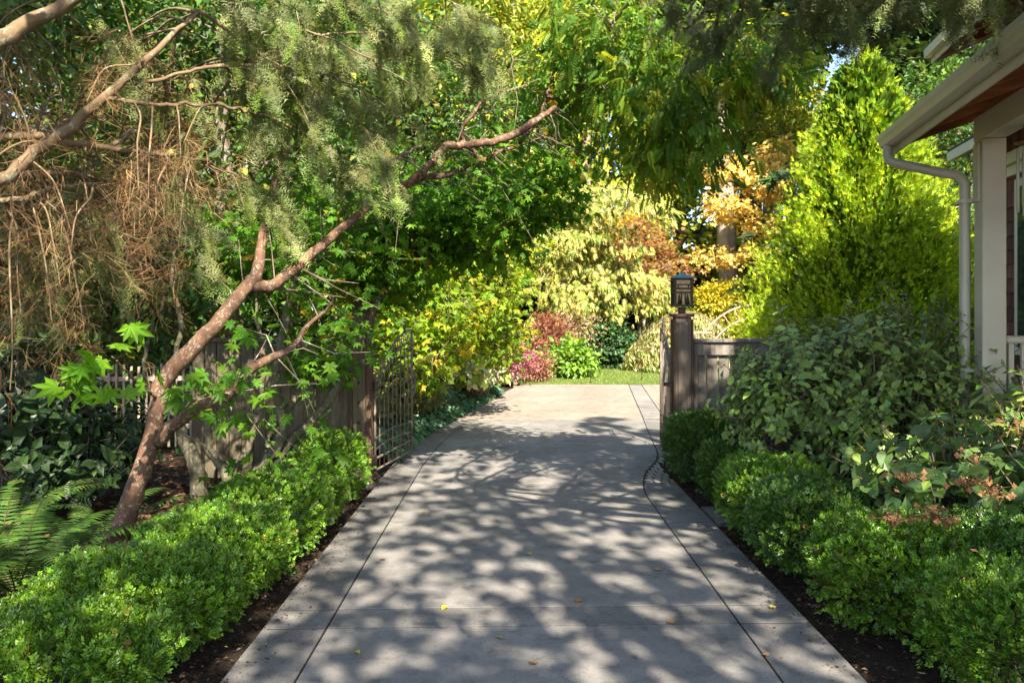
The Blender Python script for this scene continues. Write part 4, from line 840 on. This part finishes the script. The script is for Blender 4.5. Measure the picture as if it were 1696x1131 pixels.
BG_ = [([fromtrunk(3.0), pt(-60, 90, 4.3), pt(40, 42, 4.4), pt(130, -5, 4.5), pt(260, -60, 4.7)], [.07, .06, .052, .045, .03]),
       ([fromtrunk(2.3), pt(-40, 310, 4.5), pt(60, 250, 4.6), pt(160, 175, 4.7), pt(242, 97, 4.8), pt(330, 20, 5.0)], [.055, .05, .042, .036, .026, .012]),
       ([fromtrunk(2.5), pt(0, 226, 4.9), pt(120, 236, 5.0), pt(240, 253, 5.1), pt(335, 265, 5.2)], [.04, .03, .026, .02, .01]),
       ([fromtrunk(2.35), pt(0, 292, 4.9), pt(80, 288, 5.0), pt(125, 286, 5.0)], [.035, .028, .022, .012]),
       ([fromtrunk(2.2), pt(0, 332, 4.8), pt(50, 325, 4.8), pt(90, 310, 4.85), pt(170, 303, 4.9)], [.03, .024, .022, .018, .008]),
       ([pt(170, 163, 4.7), pt(250, 172, 4.8), pt(300, 174, 4.9), pt(360, 172, 5.0)], [.018, .016, .014, .008]),
       ([pt(200, 140, 4.75), pt(260, 132, 4.9), pt(335, 113, 5.0), pt(420, 100, 5.3)], [.016, .014, .012, .008])]
rng = np.random.default_rng(91); bare = []
for i, (P, r) in enumerate(BG_): bare.append(branch(hl, P, [q * .85 for q in r], 900 + i, 'bark_limb', 26, .006))
B = np.concatenate(bare); B = B[B[:, 2] > 2.1]
dg = Geo(); n = 620
hs_ = [(60, 90, 70, 60), (20, 200, 60, 50), (120, 210, 70, 45), (200, 265, 60, 35), (300, 275, 45, 22), (40, 330, 60, 50), (130, 350, 70, 45), (240, 350, 60, 50), (60, 440, 70, 50), (170, 430, 70, 45), (-20, 120, 50, 80), (180, 110, 60, 45), (280, 210, 45, 25), (20, 520, 50, 40)]
h = np.array(hs_, float)[rng.integers(0, len(hs_), n)]; px = h[:, 0] + rng.normal(0, 1, n) * h[:, 2]; py = h[:, 1] + rng.normal(0, 1, n) * h[:, 3]; dd = rng.uniform(4.5, 6.4, n)
dd = np.where((py > 380) & (px > 150), np.maximum(dd, 5.6), dd)
E = np.c_[(px - CX) * dd / F, dd, CH + (HY - py) * dd / F][:100]; db = Geo(); P = []; D = []
for e in E:
    b = B[np.argmin(((B - e) ** 2).sum(1) + 2 * np.maximum(0, e[2] + .1 - B[:, 2]))]; l = np.linalg.norm(e - b); Q = smooth_path([b, (b + e) / 2 + np.array([0, 0, .12 * l]) + rng.normal(0, .06 * l, 3), e, e + unit(e - b) * .12 + np.array([0, 0, -.16])], 15); tube(db, Q, interp_r([.005 + .006 * l, .006, .003], len(Q)), 5, False)
    for _ in range(6): k = rng.integers(4, len(Q)); P.append(Q[k]); D.append(unit(Q[k] - Q[k - 1]) * .7 + rng.normal(0, .45, 3) + np.array([0, 0, -.45]))
db.obj('dead_branches', 'bark_limb', hl, True, 'stuff'); P = np.array(P); D = np.array(D); n = len(P); q = rng.integers(0, 4, n)
for i in range(4): scatter(dg, TWIGS[i], P[q == i], D[q == i], rdir(rng, n)[q == i], rng.uniform(.22, .55, n)[q == i], pick(rng, [(3, (.19, .105, .05)), (2, (.12, .07, .037)), (1.4, (.30, .195, .095)), (1, (.15, .135, .06))], n, .2)[q == i])
dg.obj('dead_twigs', 'leaf_dry', hl, False, 'stuff')
gb = []
for a in [((300, -40, 5.2), (420, 20, 5.4), (560, 70, 5.6), (700, 150, 5.8)), ((330, 20, 5.0), (420, 80, 5.2), (520, 150, 5.4), (640, 240, 5.6)), ((260, -60, 4.7), (420, -30, 4.9), (600, 10, 5.2), (760, 60, 5.5), (850, 130, 5.8)), ((360, 172, 5.0), (430, 190, 5.3), (520, 230, 5.5), (600, 280, 5.7)),
          ((335, 113, 5.0), (460, 110, 5.3), (580, 140, 5.6), (690, 220, 5.9)), ((400, -60, 4.6), (560, -30, 4.9), (700, -10, 5.2), (820, 30, 5.5)), ((335, 265, 5.2), (390, 290, 5.4), (450, 320, 5.6), (490, 370, 5.8)), ((420, 100, 5.3), (520, 60, 5.8), (650, 60, 6.2), (800, 100, 6.5))]:
    gb.append(([pt(*q) for q in a], [.013, .01, .007, .004]))
for a in [((60, 250, 4.7), (110, 300, 5.0), (160, 370, 5.2), (190, 440, 5.3)), ((240, 253, 5.1), (280, 300, 5.3), (320, 370, 5.5), (330, 430, 5.6)), ((130, -5, 4.6), (190, 60, 4.9), (260, 90, 5.1), (330, 140, 5.3)), ((0, 330, 5.2), (30, 420, 5.5), (50, 500, 5.7))]:
    gb.append(([pt(*q) for q in a], [.010, .008, .006, .004]))
conifer_boughs(hl, gb, 92, 70, .215, drop=.75, side=.62)
hr = thing('hemlock_tree', 'tall hemlock behind the porch side whose dark boughs hang over the gutter', 'tree', (5.7, -1.3, -.05))
g = Geo(); limb(g, [(5.7, -1.3, -.05), (5.7, -1.3, 4), (5.65, -1.3, 8), (5.6, -1.3, 13)], [.28, .24, .18, .06], np.random.default_rng(2), .02, 12); g.obj('trunk', 'bark_grey', hr, True)
hb = []
for a in [((1500, -260, 3.2), (1400, -60, 4.6), (1340, 10, 5.4), (1290, 80, 5.9), (1270, 130, 6.2)), ((1500, -260, 3.2), (1560, -80, 4.2), (1620, 0, 4.6), (1660, 40, 4.8), (1700, 75, 4.9)), ((1500, -260, 3.2), (1480, -80, 4.4), (1500, 0, 5.0), (1530, 50, 5.3)), ((1200, -300, 3.4), (1200, -80, 4.8), (1190, 20, 5.6), (1180, 90, 6.2)), ((1300, -300, 3.4), (1250, -80, 5.0), (1230, 10, 5.8), (1220, 70, 6.3)), ((1300, -300, 3.4), (1330, -80, 4.8), (1390, 10, 5.4), (1430, 60, 5.8)), ((1600, -260, 3.0), (1640, -80, 4.0), (1680, -10, 4.4), (1740, 60, 4.6)), ((1120, -250, 3.8), (1100, -60, 5.4), (1130, 40, 6.0))]:
    P = [pt(*q) for q in a]; hb.append(([np.array([5.65, -1.3, 4.8 + .25 * len(hb)]), np.array([P[0][0] * .5 + 2.8, P[0][1] * .5 - .2, P[0][2] + 1.0])] + P, [.04, .034, .026, .018, .012, .007]))
conifer_boughs(hr, hb, 93, 60, .2, pal=[(4, (.13, .16, .055)), (3, (.095, .125, .045)), (2, (.17, .20, .07))], drop=.45, side=.6, start=.72)
def upper_crown(root, c, H0, H1, Rr, seed, n=900):
    rng = np.random.default_rng(seed); z = rng.uniform(0, 1, n) ** 1.2; a = rng.uniform(0, 6.28, n); r = Rr * (1 - z) ** .8 * np.sqrt(rng.uniform(.02, 1, n)); g = Geo()
    P = np.c_[c[0] + np.cos(a) * r, c[1] + np.sin(a) * r, H0 + (H1 - H0) * z - .25 * r]; D = np.c_[np.cos(a), np.sin(a), np.full(n, -.3)] + rng.normal(0, .4, (n, 3))
    scatter(g, FAN_BIG, P, D, np.array([0, 0, 1.]) + rng.normal(0, .3, (n, 3)), rng.uniform(.4, .75, n), pick(rng, HEM, n, .2)); g.obj('crown', 'needle', root, False, 'stuff')
upper_crown(hl, (-4.2, 4.5), 5.5, 12.5, 2.8, 94, 1000); upper_crown(hr, (5.6, -1.3), 8, 13.5, 1.8, 96, 90)  # out-of-view tree tops, added for the shade they cast
# compound-leaved tree whose branch tips hang over the drive
wt = thing('locust_tree', 'locust with hanging feathery compound leaves over the middle of the drive', 'tree', (4.5, .5, -.05))
g = Geo(); limb(g, [(4.5, .5, -.05), (4.5, .6, 2.5), (4.3, .9, 5), (4.0, 1.3, 7)], [.15, .13, .1, .05], np.random.default_rng(3), .02, 10); g.obj('trunk', 'bark_grey', wt, True)
pn = []
for i, a in enumerate([((1045, 0, 6.6), (1020, 60, 6.7), (985, 115, 6.8), (970, 150, 6.9)), ((1180, -40, 6.0), (1150, 60, 6.3), (1120, 150, 6.6), (1090, 230, 6.8)), ((1240, -40, 6.2), (1220, 60, 6.5), (1190, 140, 6.8), (1170, 220, 7.0)), ((1300, 0, 6.4), (1290, 80, 6.6), (1270, 150, 6.8)), ((1120, -60, 6.4), (1080, 30, 6.6), (1050, 140, 6.9), (1040, 230, 7.1))]):
    P = [pt(*q) for q in a]; st_ = np.array([4.25 - .03 * i, 1.0, 5.2 + .2 * i]); pn.append(branch(wt, [st_, (st_ + P[0]) / 2 + np.array([0, 0, .5])] + P, [.022, .018, .014, .011, .008, .004], 940 + i, 'bark_grey', 24))
rng = np.random.default_rng(95); cg = Geo(); LOC = [(4, (.11, .22, .025)), (3, (.075, .17, .022)), (2, (.19, .28, .02)), (.9, (.42, .38, .03))]
cc = crown(cg, rng, [(*pt(1130, 170, 6.6), .62, .6, .62), (*pt(1220, 110, 6.6), .5, .6, .5), (*pt(1040, 120, 6.8), .55, .6, .6), (*pt(1110, 270, 6.9), .42, .4, .30), (*pt(1150, 210, 6.8), .35, .4, .3), (*pt(1270, 120, 6.9), .35, .4, .3), (3.9, 1.6, 6.9, 1.1, 1.1, .8), (2.2, 4.2, 5.4, .8, .9, .5), (*pt(1000, 40, 6.9), .6, .6, .5), (*pt(930, 120, 7.2), .35, .5, .5)], 470, 9, PINNATE, .15, LOC, spread=.12, flat=.8, droop=.55, outer=.2, updir=.5); cg.obj('crown', 'leaf_maple', wt, False, 'stuff')  # includes unseen blobs round the trunk top, added to cast leafy shadow
A = np.concatenate([p[12:] for p in pn]); tg = Geo()
for c in cc[::2]:
    s = A[np.argmin(((A - c) ** 2).sum(1))]; tube(tg, np.array([s, (s + c) / 2 + np.array([0, 0, .06]), c]), [.005, .004, .002], 4, False)
tg.obj('twigs', 'bark_grey', wt, True, 'stuff')

# ================================================================== GOLDEN CYPRESS
cyp = thing('golden_cypress', 'tall golden-green cone-shaped cypress standing past the end of the house', 'tree', (6.25, 14.0, -.05))
g = Geo(); limb(g, [(6.25, 14, -.05), (6.25, 14, 3), (6.2, 14, 6.4)], [.16, .11, .02], np.random.default_rng(4), .01, 8); g.obj('trunk', 'bark_red', cyp, True)
rng = np.random.default_rng(97); n = 2000; z = 6.6 * (1 - rng.uniform(0, 1, n) ** .62) ; z = np.clip(z, .15, 6.6); a = rng.uniform(0, 2 * np.pi, n); h = z / 6.6
prof_r = 2.12 * np.interp(h, [0, .08, .3, .55, .8, .93, 1], [.86, 1.0, .93, .69, .36, .15, .02]) * (1 + .05 * np.sin(a * 5 + z * 2.3) + rng.normal(0, .05, n))
ca = np.c_[np.cos(a), np.sin(a), np.zeros(n)]; P0 = np.array([6.25, 14, 0]) + ca * prof_r[:, None] + np.c_[np.zeros((n, 2)), z]
kp = rng.uniform(0, 1, n) < np.where(np.sin(a) > .35, .3, 1.0); P0 = P0[kp]; ca = ca[kp]; n = int(kp.sum()); per = 23; ii = np.repeat(np.arange(n), per); m = n * per; tt_ = rng.uniform(0, 1, m); ax = ca * .75 + np.array([0, 0, .75]); ax = unit(ax + rng.normal(0, .18, (n, 3)))
P = P0[ii] - ax[ii] * (1 - tt_)[:, None] * .62 + rng.normal(0, .06, (m, 3)) * (1.5 - tt_)[:, None]; D = ax[ii] * 1.1 + rng.normal(0, .5, (m, 3)) + np.array([0, 0, .2]); Nn = rdir(rng, m) + ca[ii] * .4
GOLD = [(4, (.33, .45, .012)), (3, (.25, .38, .012)), (2, (.42, .50, .02)), (1.2, (.17, .30, .012))]
C = pick(rng, GOLD, m, .18) * np.exp(rng.normal(0, .2, (n, 1)))[ii]; g = Geo(); scatter(g, PLUME, P, D, Nn, rng.uniform(.07, .14, m), C)
nb = 11000; zi = rng.uniform(.1, 6, nb); ai = rng.uniform(0, 6.28, nb); ri = 2.0 * np.interp(zi / 6.6, [0, .08, .3, .55, .8, .93, 1], [.82, 1, .97, .76, .43, .22, .05]) * np.sqrt(rng.uniform(.01, .50, nb))
scatter(g, LEAF2, np.c_[6.25 + np.cos(ai) * ri, 14 + np.sin(ai) * ri, zi], np.c_[np.cos(ai), np.sin(ai), np.ones(nb)] + rng.normal(0, .5, (nb, 3)), rdir(rng, nb), .2, pick(rng, [(1, (.12, .22, .012)), (1, (.08, .15, .012))], nb)); g.obj('crown', 'needle', cyp, False, 'stuff')

# ================================================================== GARDEN BEYOND THE LAWN
def d_at(py): return F * CH / (py - HY)
# golden deodar with drooping tiers
dc = thing('weeping_cedar', 'pale golden weeping cedar with drooping tiers beyond the lawn', 'tree', (2.4, 26.5, -.05))
g = Geo(); S = limb(g, [(2.4, 26.5, -.05), (2.5, 26.5, 3), (2.3, 26.5, 5.6)], [.2, .14, .05], np.random.default_rng(5), .03, 8); g.obj('trunk', 'bark_grey', dc, True)
rng = np.random.default_rng(98); g = Geo(); tg = Geo()
tips = [(x, y, rng.uniform(23.6, 26)) for x, y in ((880, 430), (870, 480), (900, 470), (930, 430), (945, 400), (985, 345), (1010, 335), (1060, 330), (1085, 345), (975, 380), (930, 480), (960, 500), (1000, 470), (1010, 500), (1050, 490), (1090, 500), (1020, 545), (980, 540), (1100, 480), (900, 400), (1060, 460), (940, 525), (1040, 400), (955, 450), (915, 350), (960, 330), (890, 530), (1000, 420))]
for t_ in tips:
    e = pt(*t_); zt = min(5.5, max(.9, e[2] + .5)); s = np.array([2.4, 26.5, zt]); Q = smooth_path([s, (s + e) / 2 + np.array([0, -.1, .35]), e + np.array([0, 0, .15]), e + unit(e - s) * .3 + np.array([0, 0, -.35])], 18); tube(tg, Q, interp_r([.04, .02, .006], len(Q)), 5, False)
    k = 115; q = Q[rng.integers(4, len(Q), k)] + rng.normal(0, 1, (k, 3)) * np.array([.24, .24, .10]); D = rng.normal(0, .45, (k, 3)) + np.array([0, -.2, -.75]) + unit(e - s) * .5; scatter(g, FAN_DROOP, q, D, unit(e - s) * .4 + np.array([0, -.4, .6]) + rng.normal(0, .3, (k, 3)), rng.uniform(.18, .38, k), pick(rng, [(3, (.31, .31, .06)), (2, (.40, .37, .10)), (2.4, (.16, .21, .035))], k, .16))
tg.obj('limbs', 'bark_grey', dc, True, 'stuff'); g.obj('crown', 'needle', dc, False, 'stuff')
def gshrub(name, label, px0, px1, py0, py1, d, pal, size, tm=LEAF2, clumps=160, per=16, seed=0, bark='bark_grey', leaf='leaf', cat='shrub', **kw):
    a = pt(px0, py1, d); b = pt(px1, py0, d); c = (a + b) / 2; rx = (b[0] - a[0]) / 2; rz = (b[2] - a[2]) / 2
    base = np.array([c[0], d, -.05]); kw.setdefault('spread', .16); kw.setdefault('outer', .45)
    r2 = np.random.default_rng(seed); blobs = [(c[0] + r2.normal(0, .22) * rx, d + r2.normal(0, .2) * rx, c[2] + r2.normal(0, .18) * rz, rx * .78, rx * .78, rz * .82) for _ in range(3)]
    return tree(name, label, cat, [base, base + np.array([.05, 0, max(.15, c[2] * .6)]), c + np.array([0, 0, rz * .3])], [.05 + .03 * rx, .04 + .02 * rx, .02], blobs, clumps, per, tm, size, pal, bark, leaf, seed, sep=False, **kw)
RED = [(3, (.30, .135, .085)), (2, (.24, .10, .07)), (2, (.33, .22, .085)), (2, (.20, .22, .05))]
gshrub('red_maple', 'broad maple turning coppery red behind the golden weeping cedar', 1000, 1128, 345, 500, 27.2, RED, .13, MAPLE5, 260, 14, 201, leaf='leaf_maple', cat='tree', flat=.35, spread=.22)
gshrub('laceleaf_maple', 'small russet laceleaf maple at the edge of the lawn', 872, 945, 520, 600, 22.5, [(3, (.30, .11, .075)), (2, (.22, .08, .06)), (1, (.36, .2, .10))], .10, FAN_DROOP, 130, 16, 202, flat=.5)
gshrub('barberry_bush', 'low pinkish-brown bush at the corner of lawn and drive', 862, 905, 585, 634, 19.4, [(3, (.36, .16, .12)), (2, (.26, .12, .08))], .07, LEAF2, 90, 20, 203)
gshrub('magenta_shrub', 'small magenta-leaved shrub beside the yellow-green maple', 832, 872, 572, 615, 18.2, [(3, (.40, .10, .20)), (2, (.30, .09, .15)), (1, (.5, .25, .3))], .07, LEAF2, 80, 18, 204)
gshrub('leafy_green_shrub', 'bright green leafy shrub on the lawn edge between red bush and dark laurel', 905, 985, 570, 628, 20.6, [(3, (.14, .28, .03)), (2, (.22, .34, .04)), (1, (.09, .2, .03))], .13, OVATE, 110, 12, 205)
gshrub('dark_laurel', 'dark green laurel beside the weeping dome', 955, 1058, 525, 616, 24.5, [(3, (.03, .075, .025)), (2, (.05, .11, .03))], .12, OVATE, 190, 14, 206, leaf='leaf_glossy')
gshrub('brown_shrub', 'thin brownish flowering shrub behind the leafy green shrub', 925, 985, 510, 575, 23.4, [(2, (.40, .30, .22)), (2, (.22, .2, .07)), (1, (.3, .15, .1))], .08, LEAF2, 110, 14, 207)
gshrub('yellow_shrub', 'rounded golden-yellow shrub behind the lantern', 1140, 1222, 455, 545, 27.5, [(3, (.48, .42, .03)), (2, (.38, .36, .03)), (1, (.24, .28, .03))], .12, LEAF2, 190, 18, 208, flat=.4)
gshrub('chartreuse_shrub', 'chartreuse shrub beside the pale arched trellis', 1205, 1262, 508, 575, 22.6, [(3, (.42, .44, .03)), (2, (.30, .36, .03))], .11, FAN, 120, 12, 209)
gshrub('amber_shrub', 'amber-yellow shrub above the golden weeping cedar', 955, 1075, 345, 430, 29.5, [(3, (.52, .36, .03)), (2, (.42, .34, .03)), (1, (.24, .26, .04))], .14, LEAF2, 210, 16, 210, cat='tree')
gshrub('green_filler_shrub', 'mid-green shrub under the golden weeping cedar', 900, 1010, 455, 585, 28.5, [(3, (.10, .19, .03)), (2, (.17, .25, .03))], .14, LEAF2, 240, 18, 211)
gshrub('green_filler_shrub', 'mid-green shrub under the coppery red maple', 1040, 1150, 450, 560, 30, [(3, (.11, .19, .03)), (2, (.20, .24, .04))], .14, LEAF2, 240, 18, 212)
# weeping dome with a short trunk
wd_ = thing('weeping_dome_tree', 'low weeping tree forming a cascading dome of pale green leaves on the lawn', 'tree', (4.0, 23.2, -.05))
g = Geo(); limb(g, [(3.95, 23.2, -.05), (4.0, 23.2, .6), (4.9, 23.3, 1.35), (5.2, 23.3, 1.5)], [.13, .11, .08, .04], np.random.default_rng(6), .02, 8); g.obj('trunk', 'bark_limb', wd_, True)
rng = np.random.default_rng(99); g = Geo(); tg = Geo(); c0 = np.array([5.25, 23.3, .1])
for i in range(420):
    a = rng.uniform(0, 2 * np.pi); el = rng.uniform(.1, 1.0); d3 = np.array([math.cos(a) * 1.75 * math.cos(el * 1.5), math.sin(a) * 1.5 * math.cos(el * 1.5), 1.6 * math.sin(el * 1.5)]); p = c0 + d3; e = p + np.array([math.cos(a) * .25, math.sin(a) * .25, -rng.uniform(.4, 1.0)]); e[2] = max(e[2], .12)
    k = 16; t = rng.uniform(0, 1, (k, 1)); q = p + (e - p) * t + np.c_[math.cos(a) * .2 * t[:, 0] * (1 - t[:, 0]), math.sin(a) * .2 * t[:, 0] * (1 - t[:, 0]), np.zeros(k)] + rng.normal(0, .04, (k, 3)); scatter(g, LEAF2, q, rng.normal(0, .35, (k, 3)) + np.array([0, 0, -1.]), np.array([math.cos(a), math.sin(a), .4]) + rng.normal(0, .3, (k, 3)), rng.uniform(.10, .17, k), pick(rng, [(3, (.36, .38, .14)), (2, (.26, .33, .09)), (1.5, (.44, .42, .22)), (.7, (.46, .30, .16))], k))
    if i % 6 == 0: tube(tg, np.array([np.array([4.9, 23.3, 1.4]), (p + np.array([4.9, 23.3, 1.6])) / 2 + np.array([0, 0, .1]), p, e]), [.025, .015, .008, .003], 4, False)
tg.obj('limbs', 'bark_limb', wd_, True, 'stuff'); g.obj('crown', 'leaf', wd_, False, 'stuff')
# fir trunks and the golden maple in front of them
FIRC = []
def fir(label, px, d, r, bark, lean=0, seed=0, h=22):
    x = (px - CX) * d / F; o = thing('fir_tree', label, 'tree', (x, d, -.05)); g = Geo(); limb(g, [(x, d, -.05), (x - lean * .3, d, 1.2), (x - lean, d, 7), (x - lean * 1.4, d, h)], [r * 1.35, r, r * .85, r * .25], np.random.default_rng(seed), .03, 14); g.obj('trunk', bark, o, True)
    if FIRC:
        c = bpy.data.objects.new('crown', FIRC[0]); COL.objects.link(c); c.parent = o; c.rotation_euler = (0, 0, seed); c['kind'] = 'stuff'; return o
    rng = np.random.default_rng(seed + 5); cg = Geo(); crown(cg, rng, [(x - lean * 1.3, d, h * .72, 2.6, 2.6, 5)], 500, 8, FAN_BIG, .5, [(3, (.045, .085, .03)), (2, (.07, .12, .035))], spread=.4, flat=.5, droop=.3, outer=.3); FIRC.append(cg.obj('crown', 'needle', o, False, 'stuff').data); return o
fir('sunlit pale fir trunk standing behind the golden maple', 1222, 32, .42, 'bark_fir', .55, 301)
fir('dark shaded fir trunk just behind the sunlit pale one', 1246, 35, .42, 'bark_dark', .15, 302)  # the dark bark colour stands in for shade on this trunk
fir('pale upright fir trunk above the golden cypress flank', 1278, 38, .40, 'bark_fir', .0, 303)
GM = [(4, (.58, .44, .11)), (3, (.66, .53, .20)), (2, (.52, .37, .07)), (1, (.44, .40, .07))]
tree('golden_maple', 'golden-leaved maple in front of the tall fir trunks', 'tree', [(9.6, 30, -.05), (9.4, 30, 3), (9.0, 29.8, 5.4), (8.7, 29.6, 7.5)], [.13, .11, .08, .04],
     [(*pt(1180, 430, 29), .95, .7, .30), (*pt(1240, 420, 29), .8, .7, .35), (*pt(1200, 345, 29), 1.0, .8, .55), (*pt(1270, 300, 29), 1.0, .8, .7), (*pt(1200, 280, 29.3), .9, .8, .5), (*pt(1260, 370, 29), .7, .7, .4), (*pt(1290, 250, 29.5), .8, .8, .5)], 230, 14, MAPLE5, .17, GM, 'bark_limb', 'leaf', 304, spread=.22, flat=.55, droop=.35, outer=.4)

# ================================================================== BACKDROP TREES (shared meshes)
def conifer_proto(label, seed, H=18, Rr=3.4, pal=None, n=2600, loc=(0, 0, 0), group=None):
    rng = np.random.default_rng(seed); o = thing('conifer', label, 'tree', (0, 0, 0), 0, group); g = Geo(); tube(g, [(0, 0, -.1), (0, 0, H * .5), (0, 0, H)], [.32, .2, .03], 8); g.obj('trunk', 'bark_dark', o, True)
    lv = np.sort(rng.uniform(.04, 1, 130)) * H; cg = Geo(); tg = Geo()
    for z in lv:
        L = Rr * (1 - z / H) ** .8 * rng.uniform(.75, 1.15) + .25; a = rng.uniform(0, 6.28); c = np.array([math.cos(a), math.sin(a), 0]); k = max(6, int(n / 130 * (L / Rr * 1.7))); t = rng.uniform(.15, 1, k)
        q = np.array([0, 0, z]) + c * (L * t)[:, None] + np.c_[np.zeros((k, 2)), .12 * L * t - .38 * L * t ** 2] + rng.normal(0, 1, (k, 3)) * np.array([.3, .3, .10]) * (.4 + L / Rr); tube(tg, np.array([(0, 0, z), c * L * .5 + [0, 0, z], c * L + [0, 0, z - .22 * L]]), [.05, .03, .01], 4, False)
        scatter(cg, FAN_BIG, q, c + rng.normal(0, .5, (k, 3)) + np.array([0, 0, -.3]), np.array([0, 0, 1.]) + c * .4 + rng.normal(0, .25, (k, 3)), rng.uniform(.4, .8, k), pick(rng, pal, k, .2))
    tg.obj('limbs', 'bark_dark', o, True, 'stuff'); cg.obj('crown', 'needle', o, False, 'stuff'); return o
def broad_proto(label, seed, pal, H=10, leafs=.2, clumps=520, per=15, name='broadleaf_tree', group=None, tm=LEAF2, spread=.5, rad=1.0, outer=.45, low=.3, limb_r=.35):
    r2 = np.random.default_rng(seed); bl = []
    for i in range(9):
        a = i * 2.4; q = r2.uniform(.25, .95) * 1.9 * rad; bl.append((math.cos(a) * q, math.sin(a) * q, H * r2.uniform(low, .88), 1.5 * rad, 1.5 * rad, H * .14))
    bl.append((0, 0, H * .9, 1.5 * rad, 1.5 * rad, H * .1))
    return tree(name, label, 'tree', [(0, 0, -.1), (.1, 0, H * .3), (-.1, .1, H * .6), (0, 0, H * .85)], [.22, .17, .11, .04], bl, clumps, per, tm, leafs, pal, 'bark_grey', 'leaf', seed, group, .25 if limb_r > .2 else .05, False, limb_r, spread=spread, flat=.6, droop=.2, outer=outer, updir=.5)
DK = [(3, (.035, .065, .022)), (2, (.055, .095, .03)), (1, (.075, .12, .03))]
GB = 'tall dark conifers closing the background'
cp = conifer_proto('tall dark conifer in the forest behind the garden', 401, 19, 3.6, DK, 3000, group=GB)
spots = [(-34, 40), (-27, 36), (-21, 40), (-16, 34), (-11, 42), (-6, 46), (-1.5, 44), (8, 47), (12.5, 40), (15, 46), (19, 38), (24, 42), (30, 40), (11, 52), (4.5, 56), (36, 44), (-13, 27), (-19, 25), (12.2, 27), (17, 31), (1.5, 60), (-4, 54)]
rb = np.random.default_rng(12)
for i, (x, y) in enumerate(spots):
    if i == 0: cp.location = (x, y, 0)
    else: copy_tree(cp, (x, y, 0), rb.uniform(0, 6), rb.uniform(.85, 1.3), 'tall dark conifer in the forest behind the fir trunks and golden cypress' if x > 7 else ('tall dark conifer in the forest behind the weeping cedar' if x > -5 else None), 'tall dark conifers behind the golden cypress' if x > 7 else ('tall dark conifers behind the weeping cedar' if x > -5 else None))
LG = 'sunlit yellow-green trees beyond the garden'
lp_ = broad_proto('sunlit yellow-green broadleaf tree rising behind the garden shrubs', 402, [(3, (.22, .29, .03)), (2, (.30, .34, .03)), (1.5, (.14, .22, .03)), (1, (.42, .36, .04))], 10, .19, 620, 15, group=LG)
sp = [(-4.5, 24, 1.05), (-1.6, 28, 1.5), (3.2, 35, 1.75), (6.4, 38, 1.7), (-8, 27, 1.3), (-4.0, 33, 1.6), (-.2, 40, 1.8), (12, 34, 1.2)]
for i, (x, y, s) in enumerate(sp):
    if i == 0: lp_.location = (x, y, 0); lp_.scale = (s, s, s)
    else: copy_tree(lp_, (x, y, 0), rb.uniform(0, 6), s)
DGr = 'dense dark-green trees behind the fences'
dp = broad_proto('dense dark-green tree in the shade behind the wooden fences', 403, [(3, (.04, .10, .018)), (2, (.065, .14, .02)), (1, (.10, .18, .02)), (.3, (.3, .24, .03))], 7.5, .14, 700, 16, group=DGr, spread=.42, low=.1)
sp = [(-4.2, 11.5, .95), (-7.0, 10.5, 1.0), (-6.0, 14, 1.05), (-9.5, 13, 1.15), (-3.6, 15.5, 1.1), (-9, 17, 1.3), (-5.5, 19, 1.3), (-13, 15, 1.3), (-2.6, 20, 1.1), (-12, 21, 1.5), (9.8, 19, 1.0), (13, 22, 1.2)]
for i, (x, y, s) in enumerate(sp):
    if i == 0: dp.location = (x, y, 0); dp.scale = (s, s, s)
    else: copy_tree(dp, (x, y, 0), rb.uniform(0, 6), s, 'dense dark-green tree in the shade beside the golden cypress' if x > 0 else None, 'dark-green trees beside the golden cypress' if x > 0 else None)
# tall trees standing behind the viewpoint: their crowns dapple the drive
SG = 'tall shade trees by the entrance of the drive'
shp = broad_proto('tall shade tree at the entrance end of the drive', 404, [(3, (.06, .13, .02)), (2, (.09, .17, .02))], 13, .23, 300, 8, 'shade_tree', SG, spread=.42, rad=1.5, outer=.25, low=.5, limb_r=.1)
for i, (x, y, s, a) in enumerate([(3.3, -3.9, 1.0, 0), (-.5, -5.2, .95, 1.3), (2.9, -9.4, 1.05, 2.5), (7.2, -7.0, 1.0, 4), (-4.8, -3.6, .95, 2)]):
    if i == 0: shp.location = (x, y, 0); shp.scale = (s, s, s)
    else: copy_tree(shp, (x, y, 0), a, s)

# ================================================================== fallen leaves on the concrete
rng = np.random.default_rng(77)
fm = [leaf_mesh(MAPLE5 if i % 2 else OVATE, 'leaf_dry', c, 'fallen_leaf') for i, c in enumerate([(.5, .38, .04), (.45, .36, .06), (.42, .2, .06), (.3, .14, .06)])]
for i, (px, py) in enumerate([(817, 757), (812, 700), (832, 1060), (632, 928), (880, 920), (1118, 880), (940, 932), (1090, 945), (1280, 1008), (1110, 1033), (1275, 1088), (955, 995), (700, 850), (1097, 800), (1140, 940), (740, 1005), (590, 1080), (1035, 692), (1000, 706), (980, 820), (1050, 1090), (880, 1100)]):
    c = grd(px, py); k = int(rng.integers(0, 4)); s = rng.uniform(.035, .06); o = bpy.data.objects.new('fallen_leaf', fm[k]); COL.objects.link(o); o.location = (c[0], c[1], .012); o.rotation_euler = (rng.normal(0, .12), rng.normal(0, .12), rng.uniform(0, 6.28)); o.scale = (s, s, s)
    tag(o, ['small yellow oval fallen leaf lying on the concrete drive', 'small yellow lobed fallen leaf lying on the concrete drive', 'small orange oval fallen leaf lying on the concrete drive', 'small brown lobed fallen leaf lying on the concrete drive'][k], 'leaf', 'fallen leaves scattered on the drive')
